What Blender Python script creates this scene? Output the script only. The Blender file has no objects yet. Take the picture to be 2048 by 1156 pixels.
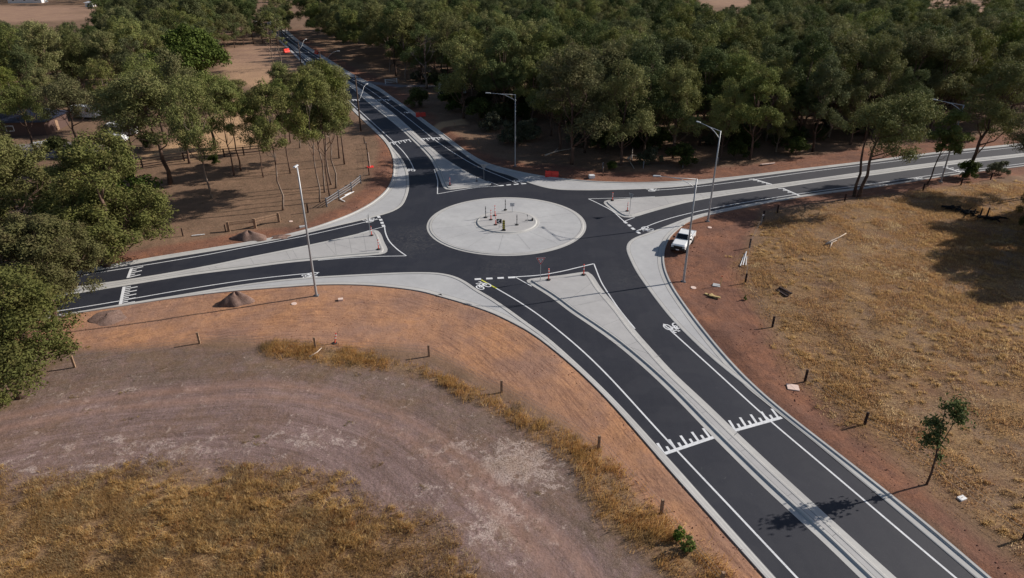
import bpy, math, random
import numpy as np
from mathutils import Vector, Matrix
from mathutils.geometry import tessellate_polygon
R = math.radians
random.seed(7); RNG = np.random.default_rng(7)
S = bpy.context.scene
COL = S.collection

# ------------------------------------------------------------ camera, world, sun, exposure
F_PX, PITCH, CAM_H = 1323.0, R(26.94), 32.5
cam = bpy.data.cameras.new('camera'); cam_o = bpy.data.objects.new('camera', cam); COL.objects.link(cam_o)
cam_o.location = (0, 0, CAM_H); cam_o.rotation_euler = (R(90) - PITCH, 0, 0)
cam.sensor_width = 36; cam.lens = F_PX / 2048 * 36; cam.clip_start = 1; cam.clip_end = 5000
S.camera = cam_o
SUN_V = Vector((0.955, 0.297, 0)).normalized(); SUN_EL = R(30)
world = bpy.data.worlds.new('World'); S.world = world; world.use_nodes = True
wn = world.node_tree; sky = wn.nodes.new('ShaderNodeTexSky'); sky.sky_type = 'NISHITA'; sky.sun_disc = False
sky.sun_elevation = SUN_EL; sky.sun_rotation = math.atan2(SUN_V.x, SUN_V.y)
wn.links.new(sky.outputs[0], wn.nodes['Background'].inputs[0]); wn.nodes['Background'].inputs[1].default_value = 0.072
sl = bpy.data.lights.new('sun', 'SUN'); sl.energy = 5.0; sl.angle = R(0.5); sl.color = (1.0, 0.93, 0.84)
so = bpy.data.objects.new('sun', sl); COL.objects.link(so); so.location = (60, 20, 60)
sd = Vector((SUN_V.x * math.cos(SUN_EL), SUN_V.y * math.cos(SUN_EL), math.sin(SUN_EL)))
so.rotation_euler = sd.to_track_quat('Z', 'Y').to_euler()
S.view_settings.view_transform = 'Standard'; S.view_settings.look = 'None'
S.view_settings.exposure = 0.15; S.view_settings.gamma = 1

# ------------------------------------------------------------ survey: photo point -> ground point
CP, SP = math.cos(PITCH), math.sin(PITCH)
def G(x, y, z=0.0):
    u, v = (x - 1024) / F_PX, (y - 578) / F_PX
    d = (u, CP - v * SP, -SP - v * CP)
    t = (z - CAM_H) / d[2]
    return (d[0] * t, d[1] * t)
def PXY(p):
    d = Vector(p) - Vector((0, 0, CAM_H)); z = d.y * CP - d.z * SP
    return 1024 + F_PX * d.x / z, 578 - F_PX * (d.y * SP + d.z * CP) / z
def GL(pts): return [G(*p) for p in pts]
def height_at(bx, by, ty):
    g = G(bx, by); lo, hi = 0, 40
    for _ in range(30):
        m = (lo + hi) / 2
        if PXY((g[0], g[1], m))[1] > ty: lo = m
        else: hi = m
    return lo
CEN = np.array([-0.74, 83.36])

def resample(P, step=1.0, closed=False, smooth=0, keep_r=26):
    P = [np.array(p, float) for p in P]
    n = len(P); out = []
    for i in range(n if closed else n - 1):
        if closed: p0, p1, p2, p3 = P[i - 1], P[i], P[(i + 1) % n], P[(i + 2) % n]
        else: p0, p1, p2, p3 = P[max(i - 1, 0)], P[i], P[i + 1], P[min(i + 2, n - 1)]
        L = np.linalg.norm(p2 - p1); k = max(1, int(round(L / step)))
        d01 = max(np.linalg.norm(p1 - p0), 1e-3); d12 = max(L, 1e-3); d23 = max(np.linalg.norm(p3 - p2), 1e-3)
        m1 = (p2 - p0) / (d01 + d12) * d12 if i > 0 or closed else (p2 - p1)
        m2 = (p3 - p1) / (d12 + d23) * d12 if i < n - 2 or closed else (p2 - p1)
        for j in range(k):
            t = j / k; h = t * t * (3 - 2 * t)
            a = 2 * t**3 - 3 * t**2 + 1; b = t**3 - 2 * t**2 + t; c = -2 * t**3 + 3 * t**2; d = t**3 - t**2
            out.append(a * p1 + b * m1 + c * p2 + d * m2)
    if not closed: out.append(P[-1])
    A = np.array(out)
    for _ in range(smooth):
        if closed: M = (np.roll(A, 1, 0) + np.roll(A, -1, 0)) / 2
        else:
            M = A.copy(); M[1:-1] = (A[:-2] + A[2:]) / 2
        w = np.clip((np.linalg.norm(A - CEN, axis=1) - keep_r) / 12, 0.04, 1)[:, None]
        A = A + (M - A) * w * 0.8
    return A
def extend(P, head=0, tail=0):
    P = [np.array(p, float) for p in P]
    if head:
        d = P[0] - P[min(3, len(P) - 1)]; d /= np.linalg.norm(d); P = [P[0] + d * head] + P
    if tail:
        d = P[-1] - P[-min(4, len(P))]; d /= np.linalg.norm(d); P = P + [P[-1] + d * tail]
    return P

# ------------------------------------------------------------ object helpers
def link(o, parent=None):
    COL.objects.link(o)
    if parent: o.parent = parent
    return o
def tag(o, label=None, cat=None, group=None, kind=None):
    if label: o['label'] = label
    if cat: o['category'] = cat
    if group: o['group'] = group
    if kind: o['kind'] = kind
    return o
def thing(name, label, cat, loc=(0, 0, 0), rz=0, group=None):
    o = bpy.data.objects.new(name, None); o.empty_display_size = 0.3
    o.location = loc; o.rotation_euler = (0, 0, rz); link(o)
    return tag(o, label, cat, group)
def copy_thing(src, loc, rz=0, label=None, scale=1.0):
    c = src.copy(); COL.objects.link(c); c.location = loc; c.rotation_euler = (0, 0, rz)
    c.scale = (scale,) * 3 if not isinstance(scale, tuple) else scale
    if label: c['label'] = label
    for ch in list(src.children):
        d = ch.copy(); COL.objects.link(d); d.parent = c
        for g in list(ch.children):
            e = g.copy(); COL.objects.link(e); e.parent = d
    return c
def mesh_np(name, V, Fc, mat=None, smooth=False):
    """Fc: (M,k) int array"""
    V = np.asarray(V, np.float32); Fc = np.asarray(Fc, np.int32); k = Fc.shape[1]
    me = bpy.data.meshes.new(name); me.vertices.add(len(V)); me.vertices.foreach_set('co', V.ravel())
    me.loops.add(Fc.size); me.loops.foreach_set('vertex_index', Fc.ravel())
    me.polygons.add(len(Fc)); me.polygons.foreach_set('loop_start', np.arange(0, Fc.size, k, dtype=np.int32))
    if smooth: me.polygons.foreach_set('use_smooth', np.ones(len(Fc), bool))
    else: me.polygons.foreach_set('use_smooth', np.zeros(len(Fc), bool))
    me.update(calc_edges=True); me.validate()
    if mat: me.materials.append(mat)
    return me
class MB:
    def __init__(s): s.v = []; s.f = []
    def add(s, vs, fs):
        b = len(s.v); s.v += [tuple(v) for v in vs]; s.f += [tuple(i + b for i in f) for f in fs]; return s
    def box(s, c, d, rz=0, taper=1.0, M=None):
        cx, cy, cz = c; a, b, h = d[0] / 2, d[1] / 2, d[2] / 2; cr, sr = math.cos(rz), math.sin(rz); vs = []
        for z, k in ((-h, 1), (h, taper)):
            for x, y in ((-a, -b), (a, -b), (a, b), (-a, b)):
                x *= k; y *= k; p = Vector((cx + x * cr - y * sr, cy + x * sr + y * cr, cz + z))
                vs.append(M @ p if M else p)
        return s.add(vs, [(3, 2, 1, 0), (4, 5, 6, 7), (0, 1, 5, 4), (1, 2, 6, 5), (2, 3, 7, 6), (3, 0, 4, 7)])
    def tube(s, pts, rad, n=8, cap=True):
        pts = [Vector(p) for p in pts]; m = len(pts)
        if not hasattr(rad, '__len__'): rad = [rad] * m
        b = len(s.v); prev = None
        for i, p in enumerate(pts):
            d = (pts[min(i + 1, m - 1)] - pts[max(i - 1, 0)]).normalized()
            if prev is None: prev = d.orthogonal().normalized()
            u = (prev - d * prev.dot(d)); u = u.normalized() if u.length > 1e-5 else d.orthogonal().normalized()
            prev = u; w = d.cross(u)
            for k in range(n):
                a = 2 * math.pi * k / n; s.v.append(tuple(p + (u * math.cos(a) + w * math.sin(a)) * rad[i]))
        for i in range(m - 1):
            for k in range(n):
                a = b + i * n + k; c = b + i * n + (k + 1) % n; s.f.append((a, c, c + n, a + n))
        if cap:
            s.f.append(tuple(b + k for k in reversed(range(n)))); s.f.append(tuple(b + (m - 1) * n + k for k in range(n)))
        return s
    def prism(s, poly, z0, z1):
        n = len(poly); b = len(s.v); s.v += [(p[0], p[1], z0) for p in poly] + [(p[0], p[1], z1) for p in poly]
        tr = tessellate_polygon([[Vector((p[0], p[1], 0)) for p in poly]])
        for t in tr: s.f.append(tuple(b + n + i for i in t))
        for i in range(n): s.f.append((b + i, b + (i + 1) % n, b + n + (i + 1) % n, b + n + i))
        return s
    def sheet(s, poly, z):
        b = len(s.v); s.v += [(p[0], p[1], z) for p in poly]
        for t in tessellate_polygon([[Vector((p[0], p[1], 0)) for p in poly]]): s.f.append(tuple(b + i for i in t))
        return s
    def ribbon(s, P, w, z):
        P = np.array(P, float); T = np.gradient(P, axis=0); T /= np.linalg.norm(T, axis=1)[:, None] + 1e-9
        N = np.stack([-T[:, 1], T[:, 0]], 1) * w / 2; b = len(s.v)
        for p, n in zip(P, N): s.v += [(p[0] + n[0], p[1] + n[1], z), (p[0] - n[0], p[1] - n[1], z)]
        for i in range(len(P) - 1): a = b + 2 * i; s.f.append((a + 1, a + 3, a + 2, a))
        return s
    def build(s, name, mat, parent=None, smooth=False, bevel=0, recalc=True):
        me = bpy.data.meshes.new(name); me.from_pydata(s.v, [], s.f)
        if recalc:
            import bmesh
            bm = bmesh.new(); bm.from_mesh(me); bmesh.ops.recalc_face_normals(bm, faces=bm.faces); bm.to_mesh(me); bm.free()
        if mat: me.materials.append(mat)
        if smooth: me.polygons.foreach_set('use_smooth', [True] * len(me.polygons))
        o = link(bpy.data.objects.new(name, me), parent)
        if bevel:
            m = o.modifiers.new('bevel', 'BEVEL'); m.width = bevel; m.segments = 2; m.limit_method = 'ANGLE'
        return o

# ------------------------------------------------------------ materials
def srgb(r, g, b):
    f = lambda c: (c / 255 / 12.92) if c / 255 <= 0.04045 else ((c / 255 + 0.055) / 1.055) ** 2.4
    return (f(r), f(g), f(b), 1)
class NT:
    def __init__(s, name):
        s.m = bpy.data.materials.new(name); s.m.use_nodes = True; s.t = s.m.node_tree; s.b = s.t.nodes['Principled BSDF']
        s.tc = None
    def n(s, typ, **k):
        o = s.t.nodes.new(typ)
        for a, v in k.items(): setattr(o, a, v)
        return o
    def L(s, a, b): s.t.links.new(a, b)
    def coord(s, kind='Object', scale=None):
        if s.tc is None: s.tc = s.n('ShaderNodeTexCoord')
        if scale is None: return s.tc.outputs[kind]
        mp = s.n('ShaderNodeMapping'); mp.inputs['Scale'].default_value = scale; s.L(s.tc.outputs[kind], mp.inputs[0]); return mp.outputs[0]
    def noise(s, sc, detail=4, rough=0.55, vec=None, lo=None, hi=None, dist=0):
        o = s.n('ShaderNodeTexNoise'); o.inputs['Scale'].default_value = sc; o.inputs['Detail'].default_value = detail
        o.inputs['Roughness'].default_value = rough; o.inputs['Distortion'].default_value = dist
        s.L(vec if vec is not None else s.coord(), o.inputs['Vector'])
        return o.outputs[0] if lo is None else s.ramp(o.outputs[0], lo, hi)
    def ramp(s, f, lo, hi):
        o = s.n('ShaderNodeMapRange'); o.inputs[1].default_value = lo; o.inputs[2].default_value = hi; o.clamp = True
        s.L(f, o.inputs[0]); return o.outputs[0]
    def math(s, op, a, b=None, c=None):
        o = s.n('ShaderNodeMath', operation=op)
        for i, v in enumerate((a, b, c)):
            if v is None: continue
            if isinstance(v, (int, float)): o.inputs[i].default_value = v
            else: s.L(v, o.inputs[i])
        return o.outputs[0]
    def mix(s, f, a, b, mode='MIX'):
        o = s.n('ShaderNodeMix', data_type='RGBA', blend_type=mode)
        if isinstance(f, (int, float)): o.inputs[0].default_value = f
        else: s.L(f, o.inputs[0])
        for i, v in ((6, a), (7, b)):
            if isinstance(v, tuple): o.inputs[i].default_value = v
            else: s.L(v, o.inputs[i])
        return o.outputs[2]
    def attr(s, name, out='Color'):
        o = s.n('ShaderNodeAttribute', attribute_name=name); return o.outputs[out]
    def sep(s, c):
        o = s.n('ShaderNodeSeparateColor'); s.L(c, o.inputs[0]); return o.outputs
    def done(s, col, rough=0.9, bump=None, bstr=0.3, bdist=0.05, spec=0.3, metal=0):
        if isinstance(col, tuple): s.b.inputs['Base Color'].default_value = col
        else: s.L(col, s.b.inputs['Base Color'])
        if isinstance(rough, (int, float)): s.b.inputs['Roughness'].default_value = rough
        else: s.L(rough, s.b.inputs['Roughness'])
        s.b.inputs['Specular IOR Level'].default_value = spec; s.b.inputs['Metallic'].default_value = metal
        if bump is not None:
            o = s.n('ShaderNodeBump'); o.inputs['Strength'].default_value = bstr; o.inputs['Distance'].default_value = bdist
            s.L(bump, o.inputs['Height']); s.L(o.outputs[0], s.b.inputs['Normal'])
        return s.m
def simple(name, c, rough=0.6, metal=0, var=0.15, sc=3, spec=0.4):
    t = NT(name); n = t.noise(sc, 3); d = tuple(v * (1 - var) for v in c[:3]) + (1,); e = tuple(min(1, v * (1 + var)) for v in c[:3]) + (1,)
    return t.done(t.mix(t.ramp(n, .3, .7), d, e), rough, spec=spec, metal=metal)
M = {}
def mat_asphalt():
    t = NT('asphalt'); w = t.coord('Object')
    big = t.noise(0.07, 4, .6, lo=.35, hi=.65); mid = t.noise(0.9, 5, .65, lo=.3, hi=.7); fine = t.noise(22, 3, .7)
    long_ = t.noise(0.5, 3, .5, vec=t.coord('Object', (3.0, .25, 1)), lo=.35, hi=.75)
    c = t.mix(big, (.0105, .0122, .021, 1), (.0175, .0195, .031, 1))
    c = t.mix(t.math('MULTIPLY', mid, .35), c, (.03, .031, .041, 1))
    c = t.mix(t.math('MULTIPLY', long_, .18), c, (.042, .042, .05, 1))
    c = t.mix(t.ramp(fine, .58, .8), c, (.062, .062, .072, 1))
    gx = t.n('ShaderNodeSeparateXYZ'); t.L(t.coord('Object'), gx.inputs[0])
    east_tone = t.math('MULTIPLY', t.ramp(gx.outputs[0], 16, 48), t.math('MULTIPLY_ADD', mid, .3, .7)); c = t.mix(t.math('MULTIPLY', east_tone, .75), c, (.058, .057, .066, 1))  # asphalt grades to a paler, mottled grey towards the east arm
    pt_ = t.noise(.22, 3, .5, lo=.52, hi=.56); c = t.mix(t.math('MULTIPLY', pt_, .22), c, (.04, .041, .05, 1))
    # dusty tracked soil near the roundabout
    dn = t.noise(1.6, 6, .75, lo=.62, hi=.8, dist=1.0); dz = t.noise(.09, 2, .5, lo=.5, hi=.7)
    for (px_, py_, rad_, am) in ((830, 480, 6.5, .6), (1290, 560, 5, .35), (870, 340, 5, .35), (1000, 540, 5, .3)):
        q_ = G(px_, py_); vd = t.n('ShaderNodeVectorMath', operation='DISTANCE'); t.L(t.coord('Object'), vd.inputs[0]); vd.inputs[1].default_value = (q_[0], q_[1], 0)
        sc_ = t.noise(1.3, 6, .8, lo=.48, hi=.68, dist=1.8); c = t.mix(t.math('MULTIPLY', t.math('MULTIPLY', t.ramp(vd.outputs['Value'], rad_, 1.0), sc_), am), c, (.13, .125, .12, 1))
    c = t.mix(t.math('MULTIPLY', t.math('MULTIPLY', dn, dz), .5), c, (.2, .19, .17, 1))
    return t.done(c, .72, fine, .35, .01, spec=.35)
def mat_concrete(name, a, b, joint=0.0):
    t = NT(name); big = t.noise(.16, 4, .6, lo=.35, hi=.68); mid = t.noise(1.3, 5, .6, lo=.35, hi=.7); fine = t.noise(14, 3, .6)
    c = t.mix(big, a, b); c = t.mix(t.math('MULTIPLY', mid, .28), c, tuple(v * .72 for v in a[:3]) + (1,))
    st = t.noise(.55, 6, .75, lo=.6, hi=.78, dist=1.5)
    c = t.mix(t.math('MULTIPLY', st, .45), c, (.29, .25, .21, 1)); pr = t.n('ShaderNodeTexVoronoi'); pr.inputs['Scale'].default_value = .22; t.L(t.coord('Object'), pr.inputs['Vector']); pc = t.sep(pr.outputs['Color']); c = t.mix(t.math('MULTIPLY', pc[0], .14), c, (.30, .30, .31, 1))
    c = t.mix(t.math('MULTIPLY', t.ramp(fine, .35, .8), .15), c, (.6, .6, .58, 1))
    return t.done(c, .85, fine, .15, .01, spec=.25)
def mat_soilpile():
    t = NT('dumped_soil'); n = t.noise(2.2, 6, .7); f = t.noise(9, 4, .7)
    c = t.mix(t.ramp(n, .35, .7), srgb(112, 88, 78), srgb(148, 124, 114)); c = t.mix(t.ramp(f, .5, .75), c, srgb(88, 68, 62))
    return t.done(c, .95, f, .9, .08)
def mat_leaf(name, dark, mid, light, brown=None, brown_amt=.2):
    t = NT(name); oi = t.n('ShaderNodeObjectInfo'); r = oi.outputs['Random']
    n = t.noise(.45, 3, .6, vec=t.coord('Object'), lo=.3, hi=.7); n2 = t.noise(3.0, 2, .6, lo=.3, hi=.7)
    c = t.mix(n, dark, mid); c = t.mix(t.math('MULTIPLY', n2, .55), c, light)
    if brown: c = t.mix(t.math('MULTIPLY', t.noise(.8, 3, .6, lo=.5, hi=.72), brown_amt), c, brown)
    hs = t.n('ShaderNodeHueSaturation'); t.L(c, hs.inputs['Color'])
    t.L(t.math('MULTIPLY_ADD', r, .04, .474), hs.inputs['Hue']); t.L(t.math('MULTIPLY_ADD', r, .25, .88), hs.inputs['Saturation'])
    rv = t.math('FRACT', t.math('MULTIPLY', r, 7.31)); t.L(t.math('MULTIPLY_ADD', rv, .5, .78), hs.inputs['Value'])
    m = t.done(hs.outputs[0], .75, spec=.08)
    tr = t.n('ShaderNodeBsdfTranslucent'); t.L(hs.outputs[0], tr.inputs[0]); mx = t.n('ShaderNodeMixShader'); mx.inputs[0].default_value = .2
    t.L(t.b.outputs[0], mx.inputs[1]); t.L(tr.outputs[0], mx.inputs[2]); t.L(mx.outputs[0], t.t.nodes['Material Output'].inputs[0])
    return m
def mat_bark(name, a, b, c3):
    t = NT(name); n = t.noise(1.2, 4, .6, vec=t.coord('Object', (2, 2, .35)), lo=.35, hi=.65); p = t.noise(.5, 3, .6, lo=.45, hi=.6)
    return t.done(t.mix(p, t.mix(n, a, b), c3), .9, n, .4, .03)
M['asphalt'] = mat_asphalt()
M['conc'] = mat_concrete('pale_concrete', (.40, .40, .41, 1), (.485, .485, .49, 1))
M['conc_warm'] = mat_concrete('warm_concrete', (.385, .375, .375, 1), (.455, .445, .44, 1))
M['kerb'] = mat_concrete('kerb_concrete', (.42, .41, .40, 1), (.52, .51, .49, 1))
M['joint'] = simple('joint_line', (.17, .17, .175, 1), .9)
pt = NT('white_road_paint'); M['paint'] = pt.done(pt.mix(pt.math('MULTIPLY', pt.noise(7, 5, .75, lo=.5, hi=.75), .55), pt.mix(pt.noise(.8, 3, .6, lo=.3, hi=.7), (.62, .63, .65, 1), (.76, .77, .79, 1)), (.2, .2, .21, 1)), .7, spec=.2)
M['paint_y'] = simple('yellow_paint', (.62, .62, .08, 1), .6)
M['soil_pile'] = mat_soilpile()
M['steel'] = simple('galvanised_steel', (.36, .37, .39, 1), .45, metal=.35, var=.1)
M['steel_d'] = simple('dull_steel', (.2, .2, .21, 1), .55, metal=.3)
M['lamp_grey'] = simple('lamp_housing', (.55, .56, .58, 1), .4)
M['glass'] = simple('dark_glass', (.012, .014, .018, 1), .08, spec=.6)
M['car_white'] = simple('white_car_paint', (.78, .79, .8, 1), .22, var=.02, spec=.5)
M['black'] = simple('black_plastic', (.012, .012, .013, 1), .5)
M['rubber'] = simple('rubber', (.018, .018, .018, 1), .85)
M['red'] = simple('red_plastic', (.75, .045, .03, 1), .4, var=.12)
M['orange'] = simple('orange_bollard_plastic', (.80, .09, .055, 1), .45)
M['redsign'] = simple('sign_red', (.5, .03, .035, 1), .4)
M['white'] = simple('white_panel', (.75, .75, .76, 1), .45, var=.05)
M['yellow'] = simple('yellow_plastic', (.6, .48, .06, 1), .5)
M['timber'] = simple('weathered_timber', srgb(148, 120, 98), .9, var=.3, sc=5)
M['timber_d'] = simple('dark_stained_timber', srgb(46, 28, 26), .85, var=.25, sc=5)
M['timber_g'] = simple('grey_timber', srgb(128, 128, 132), .85, var=.25, sc=4)
M['timber_y'] = simple('fresh_split_timber', srgb(186, 162, 112), .85, var=.3, sc=5)
M['pole_wood'] = simple('power_pole_wood', srgb(85, 70, 62), .9, var=.2)
M['charred'] = simple('charred_wood', (.008, .008, .009, 1), .9)
M['deadwood'] = simple('bleached_dead_wood', srgb(188, 172, 158), .85, var=.2)
M['brick'] = simple('red_brick_wall', srgb(88, 68, 62), .9, var=.2, sc=8)
M['roof'] = simple('dark_roof_sheet', srgb(38, 42, 58), .5, var=.15)
M['render'] = simple('cream_wall', srgb(190, 178, 160), .85)
M['lid'] = simple('pit_lid_concrete', srgb(215, 190, 178), .85, var=.1)
M['leaf_gum'] = mat_leaf('gum_leaves', (0.106, 0.122, 0.048, 1), (0.169, 0.183, 0.067, 1), (0.257, 0.264, 0.099, 1), (0.246, 0.174, 0.078, 1), .4)
M['leaf_dark'] = mat_leaf('dark_gum_leaves', (0.066, 0.084, 0.037, 1), (0.099, 0.123, 0.048, 1), (0.154, 0.176, 0.075, 1), (0.154, 0.121, 0.067, 1), .3)
M['leaf_olive'] = mat_leaf('olive_gum_leaves', (0.084, 0.094, 0.033, 1), (0.136, 0.149, 0.043, 1), (0.209, 0.218, 0.068, 1), (0.190, 0.128, 0.054, 1), .45)
M['leaf_low'] = mat_leaf('deep_olive_leaves', (0.052, 0.058, 0.020, 1), (0.084, 0.092, 0.027, 1), (0.130, 0.135, 0.042, 1), (0.118, 0.079, 0.033, 1), .45)
M['leaf_green'] = mat_leaf('bright_green_leaves', (0.057, 0.098, 0.018, 1), (0.092, 0.150, 0.025, 1), (0.157, 0.213, 0.040, 1))
M['leaf_conifer'] = mat_leaf('deep_green_leaves', (0.037, 0.051, 0.016, 1), (0.059, 0.078, 0.022, 1), (0.092, 0.108, 0.031, 1))
M['leaf_grey'] = mat_leaf('grey_green_leaves', (0.072, 0.083, 0.051, 1), (0.106, 0.115, 0.070, 1), (0.156, 0.160, 0.098, 1))
M['bark_dark'] = mat_bark('dark_bark', srgb(62, 48, 42), srgb(84, 66, 57), srgb(112, 90, 78))
M['bark_pale'] = mat_bark('pale_bark', srgb(120, 104, 92), srgb(158, 142, 130), srgb(98, 72, 60))
M['bark_mid'] = mat_bark('brown_bark', srgb(92, 70, 60), srgb(120, 98, 86), srgb(72, 54, 48))

# ------------------------------------------------------------ traced plan of the junction
SW_OUT = [(133.2,630.4),(204,621.8),(242.8,613.2),(322.3,601.4),(438.3,585.7),(486,582.0),(571.9,575.8),(632,571.5),(700.8,570.8),(765.2,574.3),(839.4,583.5),(875.2,593),(928.9,608.5),(982.6,626.8),(1027.7,648.2),(1068.5,670.8),(1100.8,695.5),(1140,727.4),(1183,766),(1226,811),(1269,860),(1305,903.8),(1352.4,957.5),(1400,1011),(1453.7,1070.6),(1528.9,1155.5)]
SW_IN = [(161,624),(242.8,608),(322,596.5),(438.3,576.2),(486,568.7),(582.6,557.5),(657.8,552.3),(743.8,547.8),(800,545.3),(843,544.7),(875,545.8),(907.4,552.2),(933.2,564.5),(954.7,579.5),(982.6,595.5),(1014.8,617),(1057.8,648.2),(1094.3,674),(1115.8,691.2),(1140,716.7),(1183,753.2),(1226,796.2),(1258.2,829.5),(1290.4,867),(1328.7,908.1),(1380.3,967.2),(1423.3,1016.7),(1464.5,1062.5),(1548.2,1155.5)]
SE_OUT = [(1975.6,1156),(1923.3,1107.7),(1850.6,1045.3),(1763.5,978),(1676.3,908),(1603.6,853.4),(1571.6,829),(1537.5,800.6),(1494.5,761.8),(1462.3,727.4),(1427.9,686.6),(1397.8,649),(1376.3,620),(1370.5,612),(1349,580.1),(1335.3,552.8),(1328.5,529.4),(1328.2,507.9),(1333.4,488.4),(1343.1,472.0),(1360.7,456),(1377,444.5),(1414,432),(1455,422.9),(1496.3,414.1),(1554.8,403.3),(1613.4,393.6),(1672,385.4),(1740,377),(1843.3,361),(1921.4,349.2),(1980,341.5),(2048,333.5)]
SE_IN = [(1951,1156),(1763.5,995.8),(1676.3,923),(1589,851),(1561,829.6),(1526.7,799.4),(1494.5,772.4),(1462.3,751),(1445,739.2),(1419.3,714.5),(1382.8,680.2),(1346.2,643.6),(1315.8,605.5),(1294.3,576.2),(1272.8,545),(1257.2,513.8),(1252.3,498.1),(1256.5,484.4),(1270.9,474.7),(1296.3,465.9),(1335.3,451),(1379,434.5),(1437.7,419.8),(1476.7,412.1),(1535.3,401.4),(1613.4,389.2),(1672,380.6),(1740,373.2),(1843,358.2),(1921.4,346.5),(2048,330.8)]
NE_OUT = [(571.6,59.4),(596,79.6),(613,91.8),(650,114.5),(700.6,146),(730.8,162),(758.1,175.7),(785.5,195.2),(824.5,222.5),(855.8,246),(887,268.4),(930,301.6),(963.2,322.1),(992.5,332.9),(1035.2,343.5),(1078.1,351.8),(1121.1,357.6),(1175.8,362.9),(1234.4,365.4),(1293,366),(1351.6,364),(1400,361),(1457.2,356.2),(1508,350.4),(1574.4,342),(1652.5,332.9),(1738.4,322.6),(1843.3,308.9),(1941,298.2),(2048,287)]
NE_IN = [(566,62),(591,82.6),(608,94.5),(645,118),(695,150),(725,166.5),(753,179.5),(781,198.6),(820.5,226.4),(851.8,250.5),(883,274.3),(926,307.5),(960,330),(992.5,343.7),(1018,351),(1041.3,360.5),(1060,367),(1087.9,375.2),(1117.2,379.7),(1175.8,381),(1234.4,380),(1293,378.1),(1351.6,374.5),(1400,369.5),(1437.7,363.2),(1496.3,355.5),(1574.4,345.3),(1652.5,335.7),(1738.4,325.4),(1843,311.2),(1941,300.2),(2048,289.2)]
NW_OUT = [(558,82),(578,100.5),(612.7,134.2),(660,179),(705.4,221.6),(724.9,240.5),(748.4,262.5),(769.8,284),(781.6,303.5),(787.4,325),(787.4,342),(783.5,360.5),(771.8,382),(748.4,403),(719,420.5),(680,437.7),(614.8,459.7),(528.9,480.2),(464.5,490.6),(400,501.2),(307.2,516),(247,526.5),(150,544.5)]
NW_IN = [(562,81),(582,99.5),(617,132.5),(665,176),(712,220),(731,238),(754.5,260),(775,281),(787,298),(800,311),(809,327),(814.8,339),(818,358.6),(817.7,378),(812.8,395.7),(803,412.3),(785.5,423),(767.9,428.9),(746.4,434.8),(722.3,441),(680,450.6),(614.8,466.2),(550.4,480.8),(464.5,496.3),(400,506.5),(307.2,521.5),(247,532.5),(150,550)]
ISL = {
 'W': [(26,592),(96,580.5),(182.6,569.2),(279.3,555.2),(343.8,544.6),(440,526.5),(486,516.5),(571.9,499.3),(657.8,481.2),(722.3,466),(744,460.5),(751,459.8),(757,461.8),(763,470),(768.4,484.3),(775.6,498.5),(775,504),(769.8,507),(761,509.2),(700.8,514),(636.3,520),(571.9,526.3),(486,537.6),(400,548),(343.8,556.3),(247,572.4),(171.9,584.2),(96.7,597),(26,608)],
 'N': [(584,94),(596,104.5),(618,122),(660,148),(703.4,176),(717,188.4),(737,206),(765.9,229.4),(797.2,254.8),(828.4,284),(846,301.6),(859.7,317.6),(870.4,337.1),(877.3,352.7),(883,367.4),(887,375.5),(891.5,379),(900,379.7),(933.9,376),(973,371.8),(982,370.2),(984,368),(973,362.5),(943.7,348.8),(914.4,332),(885,313.2),(867.5,298.7),(842,276.3),(816.7,252.8),(785.5,225.5),(758,204),(724,179.6),(705.4,167),(667,143),(624,118),(601,103),(589,92.5)],
 'S': [(1718,1155.5),(1636.3,1073.9),(1571.5,1016.7),(1517.8,967.2),(1474.8,923.1),(1427.6,876.9),(1387,834.2),(1354.8,800),(1311.9,758.2),(1268.9,719.7),(1226,684.3),(1183,653.2),(1140,624.2),(1100.8,594.4),(1062,570),(1053.5,564),(1052,560.5),(1060,557.6),(1122.3,550.5),(1165.2,544),(1176,543),(1184.6,549.5),(1203.9,578.5),(1241,622),(1268.9,658.7),(1301.1,695.2),(1354.8,753.2),(1397.8,791.9),(1440.8,832.8),(1470.5,862),(1517.8,906.9),(1582.3,966.2),(1647,1024.5),(1722.3,1093.2),(1791,1154.4)],
 'E': [(2048,306.4),(1941,317.5),(1843.3,328.2),(1740,341.8),(1633,356.8),(1543,369.1),(1496.3,375),(1418,384.8),(1340,391.9),(1312.5,393.8),(1253.9,397.3),(1216,400.3),(1208.5,402),(1206.5,405),(1212,411),(1224.6,421),(1238.2,431.4),(1248,435.2),(1260,435.6),(1275,432.5),(1293,427),(1332,416),(1379,404.3),(1437.7,393.6),(1496.3,384.8),(1554.8,376.4),(1633,364.7),(1740,351.4),(1843.3,337),(1941,325.2),(2048,313)],
}
def edge(pts, head=0, tail=0, smooth=14): return resample(extend(GL(pts), head, tail), 0.8, smooth=smooth)
SWo, SWi = edge(SW_OUT, 60, 25), edge(SW_IN, 60, 25)
SEo, SEi = edge(SE_OUT, 25, 120), edge(SE_IN, 25, 120)
NEo, NEi = edge(NE_OUT[::-1], 120, 120), edge(NE_IN[::-1], 120, 120)
NWo, NWi = edge(NW_OUT, 120, 60), edge(NW_IN, 120, 60)

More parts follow.
